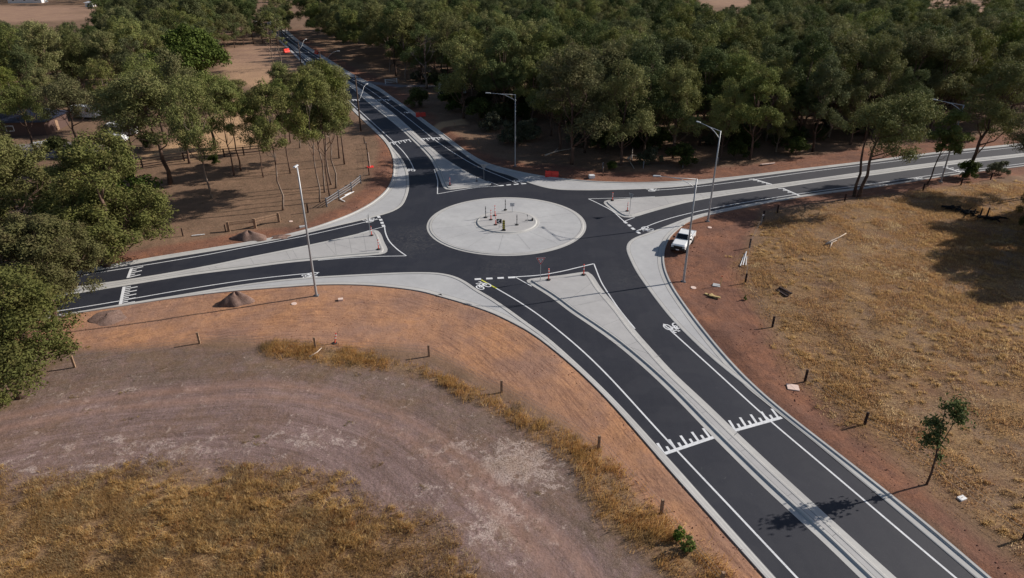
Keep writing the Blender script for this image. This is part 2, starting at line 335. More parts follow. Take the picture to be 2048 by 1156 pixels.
def strip_profile(name, P, prof, mat, parent=None, closed=False, sign=1, limit=None):
    """sweep profile [(offset, z)...] along P; offset to the left of travel * sign"""
    P = np.array(P, float); n = len(P)
    T = (np.roll(P, -1, 0) - np.roll(P, 1, 0)) if closed else np.gradient(P, axis=0)
    T /= np.linalg.norm(T, axis=1)[:, None] + 1e-9; N = np.stack([-T[:, 1], T[:, 0]], 1) * sign
    V = []
    for o, z in prof:
        k_ = np.ones((n, 1)) if limit is None or o < .26 else limit[:, None]
        V.append(np.concatenate([P + N * o * k_, np.full((n, 1), z)], 1))
    V = np.concatenate(V); k = len(prof); fs = []
    for j in range(k - 1):
        for i in range(n if closed else n - 1):
            i2 = (i + 1) % n; a, b, c, d = j * n + i, j * n + i2, (j + 1) * n + i2, (j + 1) * n + i
            fs.append((a, b, c, d) if sign > 0 else (d, c, b, a))
    me = mesh_np(name, V, fs, mat); o = link(bpy.data.objects.new(name, me), parent); return o
def struct(o): o['kind'] = 'structure'; return o
def poly_in_fill(name, poly, z, mat):
    return struct(MB().sheet(poly, z).build(name, mat, recalc=False))
def fix_up(o):
    me = o.data
    for p in me.polygons:
        if p.normal.z < 0: p.flip()
    me.update()
# asphalt: one sheet, its rim hidden under the concrete aprons
def mid(a, b):
    n = min(len(a), len(b)); ia = np.linspace(0, len(a) - 1, n * 2).astype(int)
    out = []
    for i in ia:
        p = a[i]; q = b[np.argmin(((b - p) ** 2).sum(1))]; out.append(p * .6 + q * .4)
    return np.array(out)[::2]
ROAD = np.concatenate([mid(SWo, SWi), mid(SEo, SEi), mid(NEo, NEi), mid(NWo, NWi)])
road = poly_in_fill('road', ROAD, 0.010, M['asphalt']); fix_up(road)
# concrete aprons between asphalt and verge, kerb along the verge, mountable lip along the asphalt
def gap(o_, i_):
    d = np.array([np.sqrt(((i_ - p) ** 2).sum(1).min()) for p in o_]); k = np.ones(9) / 9; d = np.convolve(np.pad(d, 4, 'edge'), k, 'valid'); print('gap', np.percentile(d, [5, 30, 50]).round(2)); return np.clip(d / .72, .62, 1)
for nm, o_, i_ in (('apron', SWo, SWi), ('apron', SEo, SEi), ('apron', NEo, NEi), ('apron', NWo, NWi)):
    poly = np.concatenate([o_, i_[::-1]])
    a = poly_in_fill('concrete_apron', poly, 0.026, M['conc']); fix_up(a)
    struct(strip_profile('kerb', o_, [(-.02, -.25), (-.02, .15), (.0, .145), (.17, .145), (.20, .12), (.25, .04), (.72, .034)], M['kerb'], sign=1, limit=gap(o_, i_)))
    struct(strip_profile('joint', o_, [(.72, .0355), (.755, .0355), (.755, .03)], M['joint'], sign=1, limit=gap(o_, i_)))
    struct(strip_profile('kerb_lip', i_, [(.0, -.02), (.0, .035), (-.06, .055), (-.40, .058), (-.42, .036)], M['kerb'], sign=1))
    struct(strip_profile('joint', i_, [(-.42, .0375), (-.46, .0375), (-.46, .03)], M['joint'], sign=1))
# splitter islands
ISLW = {}
for k, pts in ISL.items():
    P = extend(GL(pts), *{'W': (60, 60), 'N': (120, 120), 'S': (25, 25), 'E': (120, 120)}[k])
    A = resample(P, 0.7, smooth=10, keep_r=34); 
    area = np.sum(A[:, 0] * np.roll(A[:, 1], -1) - np.roll(A[:, 0], -1) * A[:, 1])
    if area < 0: A = A[::-1]
    ISLW[k] = A
    prof = [(.0, -.02), (.0, .022), (.50, .026), (.54, .125), (.57, .142), (.74, .142), (.76, .132)]
    struct(strip_profile('kerb', A, prof, M['kerb'], sign=1))
    T = np.gradient(A, axis=0); T /= np.linalg.norm(T, axis=1)[:, None] + 1e-9
    inner = A + np.stack([-T[:, 1], T[:, 0]], 1) * .60
    isl = poly_in_fill('traffic_island', inner, .130, M['conc_warm']); fix_up(isl)
    struct(strip_profile('joint', A, [(.76, .1335), (.80, .1335)], M['joint'], sign=1))
# central island: apron, ring kerb, raised centre
th = np.linspace(0, 2 * np.pi, 121)[:-1]
def circ(c, r): return np.stack([c[0] + r * np.cos(th), c[1] + r * np.sin(th)], 1)
RO = 10.68
def loft_circle(name, c, prof, mat, cap=True):
    V = np.concatenate([np.concatenate([circ(c, r), np.full((120, 1), z)], 1) for r, z in prof]); fs = []
    for j in range(len(prof) - 1):
        for i in range(120): i2 = (i + 1) % 120; fs.append((j * 120 + i, j * 120 + i2, (j + 1) * 120 + i2, (j + 1) * 120 + i))
    mb = MB(); mb.v = [tuple(v) for v in V]; mb.f = fs
    if cap: mb.f.append(tuple((len(prof) - 1) * 120 + i for i in range(120)))
    o = mb.build(name, mat, recalc=False); return struct(o)
loft_circle('kerb', CEN, [(RO, -.02), (RO, .03), (RO - .3, .035), (RO - .36, .09), (RO - .62, .10), (RO - .64, .09)], M['kerb'], cap=False)
loft_circle('central_island', CEN, [(RO - .63, .09), (RO - .68, .088), (4.3, .13), (2.6, .13)], M['conc'], cap=False)
loft_circle('joint', CEN, [(RO - .63, .0935), (RO - .68, .0915)], M['joint'], cap=False)
C2 = np.array(G(1013.5, 446))
C2 = CEN + (C2 - CEN) * 1.0
RI = 4.0
loft_circle('kerb', C2, [(RI + .42, .12), (RI + .4, .142), (RI + .08, .148), (RI + .0, .25), (RI - .05, .272), (RI - .22, .272), (RI - .23, .25)], M['kerb'], cap=False)
loft_circle('central_island', C2, [(RI - .22, .255), (.5, .27)], M['conc_warm'])
# expansion joints cut across the concrete
jb = MB()
for a in np.arange(-2.9, 0.6, .41):
    d = np.array([math.cos(a), math.sin(a)]); jb.add([(C2[0] + d[0] * r + s * -d[1] * .010, C2[1] + d[1] * r + s * d[0] * .010, z) for r, z in ((RI + .5, .1385), (9.6, .1015)) for s in (-1, 1)], [(0, 1, 3, 2)])
def joint_px(a, b, z=.1335):
    p, q = np.array(G(*a)), np.array(G(*b)); t = np.linspace(0, 1, 12)[:, None]; jb.ribbon(p + (q - p) * t, .025, z)
for a, b in (((1214, 680), (1300, 711)),((1455, 885),(1480, 863)),((1660, 1078),(1676, 1067)),((572, 504),(582, 522)),((669, 484),(673, 512)),((698, 477),(704, 509)),((727, 470),(733, 507)),((430, 535),(436, 540)),((1312, 715),(1322,712)),((930, 362),(905, 360)),((1330, 398),(1338, 410)),((1400,391),(1408,397)),((1160,612),(1215,600))):
    joint_px(a, b)
for k, A in ISLW.items():
    n_ = len(A); st_ = np.concatenate([[0], np.cumsum(np.linalg.norm(np.diff(A, axis=0), axis=1))]); nxt = 30.0
    for i in range(n_ // 2):
        if st_[i] < nxt: continue
        p = A[i]; d_ = np.linalg.norm(A - p, axis=1); far = [j for j in range(n_) if abs(st_[j] - st_[i]) > 16]
        if not far: continue
        j = min(far, key=lambda q: d_[q]); L_ = d_[j]
        if L_ < 2.0 or L_ > 9: nxt = st_[i] + 2; continue
        e = (A[j] - p) / L_; jb.ribbon([p + e * .78, (p + A[j]) / 2, A[j] - e * .78], .022, .1335); nxt = st_[i] + 4.2
struct(jb.build('joint', M['joint'], recalc=False))

# ------------------------------------------------------------ painted markings
ZM = 0.0155
mk = MB()
LINES = [
 [(20,637),(70.9,629.3),(242.8,601.8),(333,585),(400,573.9),(486,560.9),(571.9,551.2),(638.5,545)],
 [(100,561),(159,550.9),(244.9,538),(300.8,528.3),(400,512.6),(486,495.5),(614.8,470.9),(756.6,438.3)],
 [(568,81),(588,99.5),(623,131),(672,176),(699.5,203),(719,221),(758,256.7),(787.4,284),(807,303.6),(820.6,322.2),(829.4,342.7)],
 [(560,61),(584,82.6),(601,94.5),(638,118),(688,150),(717,166),(745,184),(773.8,205),(809,231),(844,258.9),(875.3,284),(914.4,310),(953.4,332.3),(1012,357),(1037.4,368)],
 [(1300.8,381),(1350,378),(1398.6,373),(1506,359.4),(1613.4,344.2),(1738.4,328.9),(1882.4,310.8),(2048,292.6)],
 [(1273.4,462.1),(1312.5,445.5),(1361.3,430.9),(1437.7,414),(1515.8,400.6),(1603.7,386.8),(1740,368.2),(1921.4,342.3),(2048,327)],
 [(963.3,560.2),(993.4,577.3),(1036.3,602.5),(1079.3,631.5),(1122.3,665.4),(1165.2,701.5),(1226,760.6),(1277.2,818.5),(1335.2,882.2),(1356.7,904.6),(1410.4,961.8),(1475.2,1028.7),(1539.6,1098.6),(1593.4,1155.5)],
 [(1326.9,648),(1354.8,673.7),(1419.3,731.7),(1483.7,790.7),(1539.3,842.6),(1603.8,895),(1700,976.5),(1821.6,1080.6),(1911.7,1156)],
]
for L in LINES:
    far = L is LINES[3] or L is LINES[2]
    P = extend(GL(L), 80 if L[0][0] < 700 and far else (40 if L[0][1] > 540 and L[0][0] < 200 else 0), 20 if L[-1][1] > 1100 else (100 if L[-1][0] > 2000 else 0))
    mk.ribbon(resample(P, 1.0, smooth=8), .15, ZM)
for L, w in (([(768.9,453.3),(771.8,468),(779.6,483.6),(795.2,499.2),(812.8,511.9)], .15), ([(812.8,511.9),(758,512.9),(700,515.5),(636,520.8)], .12), ([(768.9,453.3),(745,459.5),(719,466.8)], .12),
          ([(868.5,339),(872.5,351),(875.3,362.5),(875.2,375),(874.9,387.9)], .13), ([(874.9,387.9),(914.4,381),(953.4,375.2),(1000.3,371.9)], .15), ([(975,362.2),(1000.3,371.9)], .12),
          ([(1176.8,397.7),(1261.7,395.5),(1310,393.2)], .12), ([(1176.8,397.7),(1195.3,406.4),(1224.6,422),(1240.2,435.7),(1251,445.5)], .16), ([(1269.5,434.8),(1249,442.6)], .13),
          ([(1029.9,554),(1079.3,550.3),(1122.3,543),(1154.5,535.4),(1187.8,527.5)], .17), ([(1187.8,527.5),(1201.7,562.3),(1214.6,584),(1241,622),(1270,657.6)], .13), ([(1032,555),(1063.2,572.6)], .12)):
    mk.ribbon(resample(GL(L), .5), w, ZM + .0)
def dash(px, ang_pts, L=.62, W=.32):
    c = np.array(G(*px)); a, b = np.array(G(*ang_pts[0])), np.array(G(*ang_pts[1])); d = (b - a) / np.linalg.norm(b - a); n = np.array([-d[1], d[0]])
    q = [c + d * L / 2 + n * W / 2, c - d * L / 2 + n * W / 2, c - d * L / 2 - n * W / 2, c + d * L / 2 - n * W / 2]
    mk.add([(x, y, ZM + .003) for x, y in q], [(0, 1, 2, 3)])
for pts in ([(757.7,434),(761.6,439.8),(764.2,445.8),(767,451.8)], [(1003,371.3),(1017.3,369.9),(1032,368.8),(1047.2,367.4)], [(1251,445),(1258.8,451),(1266,457.6),(1276.4,465)], [(955.8,558.4),(978.7,557.2),(1001.3,556),(1023.4,555)]):
    for i, p in enumerate(pts):
        a = pts[max(i - 1, 0)]; b = pts[min(i + 1, 3)]; dash(p, (a, b), .72 if i < 3 else .8, .42)
def comb(a, b, tip, n=9, base=.30, first_long=True):
    A, B, T = (np.array(G(*p)) for p in (a, b, tip)); tv = T - A; d = (B - A); Ln = np.linalg.norm(d); d = d / Ln
    t = np.linspace(0, 1, 2)[:, None]; mk.ribbon(A + (B - A) * t, base, ZM + .006)
    tn = tv - d * tv.dot(d); tl = np.linalg.norm(tv); u = tv / tl
    for i in range(n):
        long_ = (i % 2 == 0) == first_long; c = A + d * (Ln * (i + .15) / (n - .3)); l = tl if long_ else tl * .5
        mk.ribbon(np.array([c + u * .14, c + u * l]), .2, ZM + .009)
comb((1326.5,908.5),(1427,874.8),(1313,887.3)); comb((1469,861.4),(1563,835.2),(1456.5,841.5))
comb((240.6,610),(248.3,573.5),(270,604),n=10); comb((256,556),(263,537),(281,550),n=5)
comb((772.5,286.5),(820,278.6),(777,291.5)); comb((840.5,277.5),(885.5,274.5),(846,282))
comb((746.4,199.8),(786,198.6),(750,203)); comb((704,199),(718,199),(707,202),n=5)
comb((1506,357.8),(1543.5,368.8),(1497,358.5)); comb((1565,376.6),(1606,394),(1556,377.4))
comb((1886,334),(1935,349),(1895,332))
BIKE = [('c', -.55, 0, .36), ('c', .55, 0, .36), ('l', -.55, 0, -.2, .55), ('l', -.2, .55, .4, .5), ('l', .4, .5, -.05, 0), ('l', -.05, 0, -.2, .55), ('l', -.05, 0, -.55, 0), ('l', .55, 0, .38, .72), ('l', .2, .8, .55, .75), ('l', -.35, .68, -.05, .68)]
def bike(px, fwd_px, s=1.08, flip=1):
    """cycle stencil: its upright direction runs along the lane"""
    c = np.array(G(*px)); u = np.array(G(*fwd_px)) - c; u /= np.linalg.norm(u); r = np.array([u[1], -u[0]]) * flip
    tr = lambda x, y: c + r * x * s * .82 + u * (y - .2) * s * 1.35
    for e in BIKE:
        if e[0] == 'c':
            a = np.linspace(0, 2 * np.pi, 15); mk.ribbon([tr(e[1] + e[3] * math.cos(q), e[2] + e[3] * math.sin(q)) for q in a], .15, ZM + .012)
        else: mk.ribbon([tr(e[1], e[2]), tr(e[3], e[4])], .15, ZM + .015)
bike((964,571),(930,552)); bike((1347,656),(1375,683)); bike((740,440),(780,430)); bike((620,552),(560,558))
bike((820,340),(815,325)); bike((1040,362),(1060,370)); bike((1305,379.5),(1340,377.5)); bike((1292,459),(1262,468))
bike((816,225),(830,238)); bike((1840,358),(1800,362))
struct(mk.build('road_markings', M['paint'], recalc=False)); fix_up(bpy.data.objects['road_markings'])
struct(MB().ribbon([G(962.5,559.8), G(993,577)], .17, ZM + .004).build('yellow_marking', M['paint_y'], recalc=False))

# ------------------------------------------------------------ ground: one sheet out to the horizon
def vnoise(x, y, sc, seed=0):
    x = x / sc + seed * 17.3; y = y / sc + seed * 9.1; xi = np.floor(x).astype(int); yi = np.floor(y).astype(int); fx = x - xi; fy = y - yi
    def h(a, b): v = np.sin(a * 127.1 + b * 311.7 + seed * 74.7) * 43758.5453; return v - np.floor(v)
    u = fx * fx * (3 - 2 * fx); v = fy * fy * (3 - 2 * fy)
    return (h(xi, yi) * (1 - u) + h(xi + 1, yi) * u) * (1 - v) + (h(xi, yi + 1) * (1 - u) + h(xi + 1, yi + 1) * u) * v
def fbm(x, y, sc, seed=0, o=4): return sum(vnoise(x, y, sc / 2**i, seed + i) * .5**i for i in range(o)) / sum(.5**i for i in range(o))
def sdist(X, Y, poly):
    """signed distance, positive inside"""
    poly = np.array(poly); n = len(poly); d = np.full(X.shape, 1e9); ins = np.zeros(X.shape, bool)
    for i in range(n):
        a = poly[i]; b = poly[(i + 1) % n]; e = b - a; wx = X - a[0]; wy = Y - a[1]
        t = np.clip((wx * e[0] + wy * e[1]) / (e @ e + 1e-9), 0, 1); d = np.minimum(d, (wx - e[0] * t)**2 + (wy - e[1] * t)**2)
        c = ((a[1] <= Y) & (b[1] > Y)) | ((b[1] <= Y) & (a[1] > Y))
        if e[1] != 0: ins ^= c & (X < a[0] + (Y - a[1]) * e[0] / e[1])
    return np.sqrt(d) * np.where(ins, 1, -1)
def pdist(X, Y, line):
    line = np.array(line); d = np.full(X.shape, 1e9)
    for a, b in zip(line[:-1], line[1:]):
        e = b - a; wx = X - a[0]; wy = Y - a[1]; t = np.clip((wx * e[0] + wy * e[1]) / (e @ e + 1e-9), 0, 1); d = np.minimum(d, (wx - e[0] * t)**2 + (wy - e[1] * t)**2)
    return np.sqrt(d)
xs = np.concatenate([-np.geomspace(3000, 132, 26), np.arange(-130, 130.1, .5), np.geomspace(132, 3000, 26)])
ys = np.concatenate([[-400, -100, -20, 5], np.arange(16, 160, .5), np.arange(160, 320, 1.5), np.geomspace(321, 4000, 40)])
X, Y = np.meshgrid(xs, ys)
CONC_OUT = np.concatenate([SWo, SEo, NEo, NWo])[::3]
d_road = -sdist(X, Y, CONC_OUT)        # positive outside
Z_SW = [(-200,745),(40,705),(180,692),(300,688),(400,690),(540,691),(640,692),(760,695),(860,716),(940,752),(1010,785),(1100,835),(1195,895),(1260,965),(1330,1050),(1410,1156),(1420,1400),(1800,1400),(1560,1156),(1400,985),(1200,760),(1000,600),(700,545),(300,590),(-100,660)]
Z_SE = [(1530,412),(1524,432),(1500,500),(1490,575),(1530,640),(1600,755),(1720,862),(1840,965),(1960,1060),(2100,1170),(2100,1400),(1960,1400),(1900,1100),(1300,600),(1250,500),(1400,420)]
Z_NE = [(560,52),(700,130),(790,170),(850,226),(960,300),(1040,326),(1180,343),(1330,343),(1500,328),(1650,309),(1850,286),(2100,258),(2300,240),(2300,300),(1400,390),(1000,400),(800,260),(560,60)]
Z_NW = [(700,215),(728,225),(752,260),(752,300),(740,360),(728,385),(690,418),(600,452),(500,462),(400,482),(310,500),(150,528),(0,560),(0,590),(300,540),(700,470),(850,400),(780,260)]
Z_ES = [(1520,425),(1600,412),(1700,400),(1850,380),(2048,352),(2300,320),(2300,290),(1500,390)]
Z_GOLDR = [(1532,428),(1500,500),(1493,575),(1540,650),(1610,765),(1728,862),(1850,975),(2060,1150),(2400,1500),(3600,900),(3000,400),(2300,345),(1900,378),(1700,408)]
Z_GOLDL = [(-300,985),(0,982),(150,990),(300,985),(400,975),(520,990),(640,1010),(740,1045),(800,1090),(850,1156),(900,1300),(-500,1400)]
BAND = [(540,703),(640,716),(760,733),(860,752),(940,795),(1020,835),(1120,888),(1185,940),(1230,1010),(1290,1070),(1370,1140),(1440,1240)]
TRACK = [(-300,930),(0,850),(200,812),(400,792),(560,788),(700,810),(820,862),(900,922),(1000,1005),(1090,1085),(1170,1175),(1230,1260)]
Z_FIELD = [(450,165),(448,98),(520,88),(556,95),(580,120),(600,155),(560,185)]
Z_FAR = [(-900,70),(-100,48),(60,46),(190,44),(195,12),(-900,14)]
Z_FAR2 = [(1400,14),(1520,16),(1520,-5),(1400,-5)]
Z_FAR3 = [(1530,30),(1975,42),(2400,50),(2400,-10),(1530,-10)]
Z_SAND = [(380,322),(520,290),(530,240),(480,200),(440,225),(400,260),(330,300),(240,325)]
Z_PARK = [(60,288),(110,283),(210,292),(240,300),(210,322),(60,318),(-200,330),(-200,300)]
Z_PATH = [(850,262),(880,246),(925,240),(935,250),(890,256),(862,272)]
Z_PED = [(-900,760),(-100,720),(130,700),(400,698),(640,705),(860,722),(1000,795),(1190,905),(1300,1050),(1390,1156),(1400,1500),(-1500,1500)]
def sd_line(X, Y, line):
    line = np.array(line); d = np.full(X.shape, 1e9); s_ = np.zeros(X.shape); acc = 0
    for a, b in zip(line[:-1], line[1:]):
        e = b - a; L_ = math.hypot(*e) + 1e-9; wx = X - a[0]; wy = Y - a[1]; t_ = np.clip((wx * e[0] + wy * e[1]) / (L_ * L_), 0, 1); q = np.hypot(wx - e[0] * t_, wy - e[1] * t_)
        sg = np.sign(e[0] * wy - e[1] * wx); k = q < np.abs(d); d = np.where(k, q * sg, d); s_ = np.where(k, acc + t_ * L_, s_); acc += L_
    return s_, d
def soft(d, w): return np.clip(d / w + .5, 0, 1)
nz = (fbm(X, Y, 9, 3) - .5)
def zone(pts, w=1.6, wob=3.0): return soft(sdist(X, Y, GL(pts)) + nz * wob, w)
o_sw = zone(Z_SW, 1.6, 3); o_red = np.maximum.reduce([zone(Z_SE, 1.4, 3), zone(Z_NE, 2, 4), zone(Z_NW, 1.4, 3), zone(Z_ES, 1.2, 2)])
goldr = zone(Z_GOLDR, 3, 4); goldl = zone(Z_GOLDL, 4.5, 6); bd = pdist(X, Y, resample(GL(BAND), 1)); band = soft(1.0 - bd + nz * 2.4, 1.4)
gold = np.maximum.reduce([goldr, goldl, band])
padd = zone(Z_PED, 1.2, 2.5); td = pdist(X, Y, resample(GL(TRACK), 1)); track = soft(.38 - np.abs(td - .8) + nz * .5, .5) * .8 * padd
sand = np.maximum.reduce([zone(Z_FIELD, 4, 5), zone(Z_FAR, 8, 8), zone(Z_FAR2, 8, 8), zone(Z_FAR3, 8, 10), zone(Z_SAND, 3, 5), zone(Z_PATH, 1, 1)])
park = zone(Z_PARK, 1, 1)
park = np.maximum(park, soft(1.7 - pdist(X, Y, GL([(728,165),(800,172),(900,172)])), .5))
s1, d1 = sd_line(X, Y, resample(GL(TRACK), 2)); s2, d2 = sd_line(X, Y, CONC_OUT[::2])
fs, fd = np.where(padd > .5, s1, s2), np.where(padd > .5, d1, d2)
out = np.clip(d_road / 1.5, 0, 1)
Zg = np.where(d_road < .7, np.clip(.03 + .09 * d_road / .5, -.12, .12), .12 + out * ((fbm(X, Y, 14, 5) - .5) * .7 + (fbm(X, Y, 1.6, 9) - .5) * .10 * (1 + gold)))
Zg += band * .12 - track * .06
Zg += np.clip((np.hypot(X, Y - 80) - 400) / 3000, 0, 1) * 0
nx, ny = len(xs), len(ys)
V = np.stack([X.ravel(), Y.ravel(), Zg.ravel()], 1)
ii = np.arange(nx * ny).reshape(ny, nx)
Fq = np.stack([ii[:-1, :-1].ravel(), ii[:-1, 1:].ravel(), ii[1:, 1:].ravel(), ii[1:, :-1].ravel()], 1)
def mat_ground():
    t = NT('ground_soil_and_grass'); a = t.sep(t.attr('zone_a')); b = t.sep(t.attr('zone_b'))
    fine = t.noise(5, 5, .75); f2 = t.noise(16, 3, .7); mid_ = t.noise(.9, 5, .65, lo=.3, hi=.7); big = t.noise(.16, 4, .6, lo=.35, hi=.65)
    # leaf litter under the trees
    c = t.mix(big, srgb(116, 92, 77), srgb(144, 114, 94)); c = t.mix(t.math('MULTIPLY', mid_, .5), c, srgb(92, 80, 64))
    c = t.mix(t.noise(6.5, 6, .82, lo=.5, hi=.62), c, srgb(134, 110, 90)); c = t.mix(t.math('MULTIPLY', t.noise(8, 6, .82, lo=.52, hi=.62, dist=.5), .6), c, srgb(72, 58, 46))
    # mown paddock
    fl = t.n('ShaderNodeAttribute', attribute_name='flow'); mp = t.n('ShaderNodeMapping'); mp.inputs['Scale'].default_value = (.10, 1.5, 1); t.L(fl.outputs['Vector'], mp.inputs[0]); fl = mp.outputs[0]
    streak = t.noise(1.0, 6, .72, vec=fl, lo=.36, hi=.66, dist=.3); streak2 = t.noise(3.2, 4, .65, vec=fl, lo=.52, hi=.66, dist=.2)
    p = t.mix(streak, srgb(104, 83, 80), srgb(143, 119, 117))
    fy = t.n('ShaderNodeSeparateXYZ'); fa_ = t.n('ShaderNodeAttribute', attribute_name='flow'); t.L(fa_.outputs['Vector'], fy.inputs[0])
    outer = t.math('MULTIPLY', t.ramp(fy.outputs[1], 1.2, 2.6), t.noise(.9, 6, .75, lo=.34, hi=.58)); p = t.mix(t.math('MULTIPLY', outer, .75), p, srgb(96, 82, 66))
    wd = t.noise(.35, 6, .75, lo=.50, hi=.62); p = t.mix(t.math('MULTIPLY', wd, .55), p, srgb(112, 84, 66)); p = t.mix(t.math('MULTIPLY', streak2, .65), p, srgb(84, 68, 60)); pf = t.n('ShaderNodeAttribute', attribute_name='pale').outputs['Fac']; pale = t.math('MULTIPLY', t.ramp(t.math('ADD', t.noise(.9, 7, .78, vec=None, dist=.4), t.math('MULTIPLY', pf, .22)), .60, .66), .9)
    p = t.mix(t.math('MULTIPLY', pale, t.ramp(t.noise(9, 4, .75), .40, .52)), p, srgb(186, 168, 160)); sp_ = t.noise(7.5, 6, .82, lo=.50, hi=.60); p = t.mix(t.math('MULTIPLY', sp_, .75), p, srgb(84, 68, 58)); p = t.mix(t.math('MULTIPLY', t.ramp(f2, .5, .62), .5), p, srgb(150, 128, 116)); p = t.mix(t.math('MULTIPLY', t.ramp(t.noise(38, 2, .6), .56, .66), .5), p, srgb(190, 172, 164))
    p = t.mix(t.math('MULTIPLY', t.noise(.13, 4, .7, lo=.5, hi=.7), .5), p, srgb(122, 96, 66))
    c = t.mix(b[0], c, p); c = t.mix(t.math('MULTIPLY', b[1], .8), c, t.mix(mid_, srgb(136, 106, 94), srgb(158, 128, 114)))
    # bare verge soils
    og = t.mix(mid_, srgb(170, 124, 92), srgb(190, 142, 106)); og = t.mix(t.math('MULTIPLY', big, .8), og, srgb(142, 114, 102)); og = t.mix(t.math('MULTIPLY', t.ramp(fine, .54, .66), .6), og, srgb(118, 84, 68)); og = t.mix(t.math('MULTIPLY', t.noise(7, 7, .85, lo=.56, hi=.64), .6), og, srgb(110, 80, 66)); og = t.mix(t.math('MULTIPLY', t.noise(.5, 4, .7, lo=.5, hi=.66), .45), og, srgb(148, 116, 102))
    ruts = t.noise(2.6, 6, .78, vec=fl, lo=.47, hi=.62, dist=1.0); rz_ = t.noise(.13, 3, .6, lo=.38, hi=.52); og = t.mix(t.math('MULTIPLY', t.math('MULTIPLY', ruts, rz_), .6), og, srgb(104, 76, 66)); og = t.mix(t.math('MULTIPLY', t.noise(.35, 4, .7, lo=.55, hi=.72), .5), og, srgb(134, 106, 96))
    c = t.mix(a[0], c, og)
    dk = t.noise(.5, 6, .75, lo=.48, hi=.62, dist=.6); rd = t.mix(big, srgb(116, 84, 71), srgb(154, 106, 80)); rd = t.mix(t.math('MULTIPLY', dk, .6), rd, srgb(88, 62, 54)); rd = t.mix(t.math('MULTIPLY', mid_, .5), rd, srgb(124, 96, 86)); rd = t.mix(t.math('MULTIPLY', ruts, .4), rd, srgb(92, 64, 54)); rd = t.mix(t.math('MULTIPLY', t.noise(.22, 4, .7, lo=.55, hi=.7), .5), rd, srgb(150, 104, 78)); rd = t.mix(t.math('MULTIPLY', t.noise(8, 6, .82, lo=.5, hi=.6), .65), rd, srgb(80, 56, 48)); rd = t.mix(t.math('MULTIPLY', t.noise(13, 5, .8, lo=.56, hi=.64), .5), rd, srgb(168, 126, 104))
    c = t.mix(a[1], c, rd)
    # dry grass base
    wv = t.noise(1.4, 6, .72, vec=t.coord('Object', (.6, 1.2, 1)), lo=.35, hi=.65, dist=1.2); gd = t.mix(wv, srgb(108, 84, 62), srgb(168, 134, 90)); gd = t.mix(t.math('MULTIPLY', t.noise(.3, 5, .7, lo=.5, hi=.64), .7), gd, srgb(134, 112, 98)); gd = t.mix(t.math('MULTIPLY', big, .6), gd, srgb(120, 98, 86)); gd = t.mix(t.noise(6, 6, .82, lo=.48, hi=.6), gd, srgb(86, 64, 46)); gd = t.mix(t.math('MULTIPLY', t.noise(11, 5, .8, lo=.54, hi=.62), .6), gd, srgb(196, 168, 122))
    gd = t.mix(t.math('MULTIPLY', t.noise(.12, 5, .7, lo=.52, hi=.66), .6), gd, srgb(116, 84, 66)); c = t.mix(a[2], c, gd)
    gy = t.n('ShaderNodeSeparateXYZ'); t.L(t.coord('Object'), gy.inputs[0]); nr = t.ramp(gy.outputs[1], 240, 150); sn = t.mix(big, srgb(142, 114, 98), srgb(160, 130, 108)); sn = t.mix(t.math('MULTIPLY', nr, .8), sn, srgb(196, 160, 122)); sn = t.mix(t.math('MULTIPLY', mid_, .3), sn, srgb(138, 110, 92)); c = t.mix(b[2], c, sn)
    sp = t.n('ShaderNodeAttribute', attribute_name='park'); c = t.mix(sp.outputs['Fac'], c, srgb(128, 122, 124))
    return t.done(c, .95, t.math('ADD', fine, t.math('MULTIPLY', mid_, 1.5)), .5, .07, spec=.1)
M['ground'] = mat_ground()
gme = mesh_np('ground', V, Fq, M['ground'], smooth=True)
for nm, ch in (('zone_a', (o_sw, o_red, gold)), ('zone_b', (padd, track, sand))):
    at = gme.color_attributes.new(nm, 'FLOAT_COLOR', 'POINT'); at.data.foreach_set('color', np.stack([c.ravel() for c in ch] + [np.ones(X.size)], 1).astype(np.float32).ravel())
fa = gme.attributes.new('flow', 'FLOAT_VECTOR', 'POINT'); fa.data.foreach_set('vector', np.stack([fs.ravel(), fd.ravel(), fs.ravel() * 0], 1).astype(np.float32).ravel())
pal = np.zeros(X.shape)
for cx_, cy_, rx_, ry_, w_ in ((1035,930,3.6,3.0,1),(930,905,3.4,2.0,.5),(1000,1040,2.6,3.0,.7),(620,880,6,1.6,.5),(330,900,9,2.0,.5),(120,940,6,2.0,.45),(870,1000,2.5,1.5,.5),(180,790,7,1.5,.3)):
    c_ = G(cx_, cy_); pal = np.maximum(pal, w_ * np.exp(-(((X - c_[0]) / rx_)**2 + ((Y - c_[1]) / ry_)**2)))
xa = gme.attributes.new('pale', 'FLOAT', 'POINT'); xa.data.foreach_set('value', pal.ravel().astype(np.float32))
pa = gme.attributes.new('park', 'FLOAT', 'POINT'); pa.data.foreach_set('value', park.ravel().astype(np.float32))
struct(link(bpy.data.objects.new('ground', gme)))
from bisect import bisect
def gz(x, y):
    i = min(max(bisect(list_x, x) - 1, 0), nx - 2); j = min(max(bisect(list_y, y) - 1, 0), ny - 2)
    fx = (x - xs[i]) / (xs[i + 1] - xs[i]); fy = (y - ys[j]) / (ys[j + 1] - ys[j])
    return float((Zg[j, i] * (1 - fx) + Zg[j, i + 1] * fx) * (1 - fy) + (Zg[j + 1, i] * (1 - fx) + Zg[j + 1, i + 1] * fx) * fy)
list_x, list_y = list(xs), list(ys)
def at(px, py): g = G(px, py); return (g[0], g[1], gz(*g))
def gz_np(x, y):
    i = np.clip(np.searchsorted(xs, x) - 1, 0, nx - 2); j = np.clip(np.searchsorted(ys, y) - 1, 0, ny - 2); return Zg[j, i]
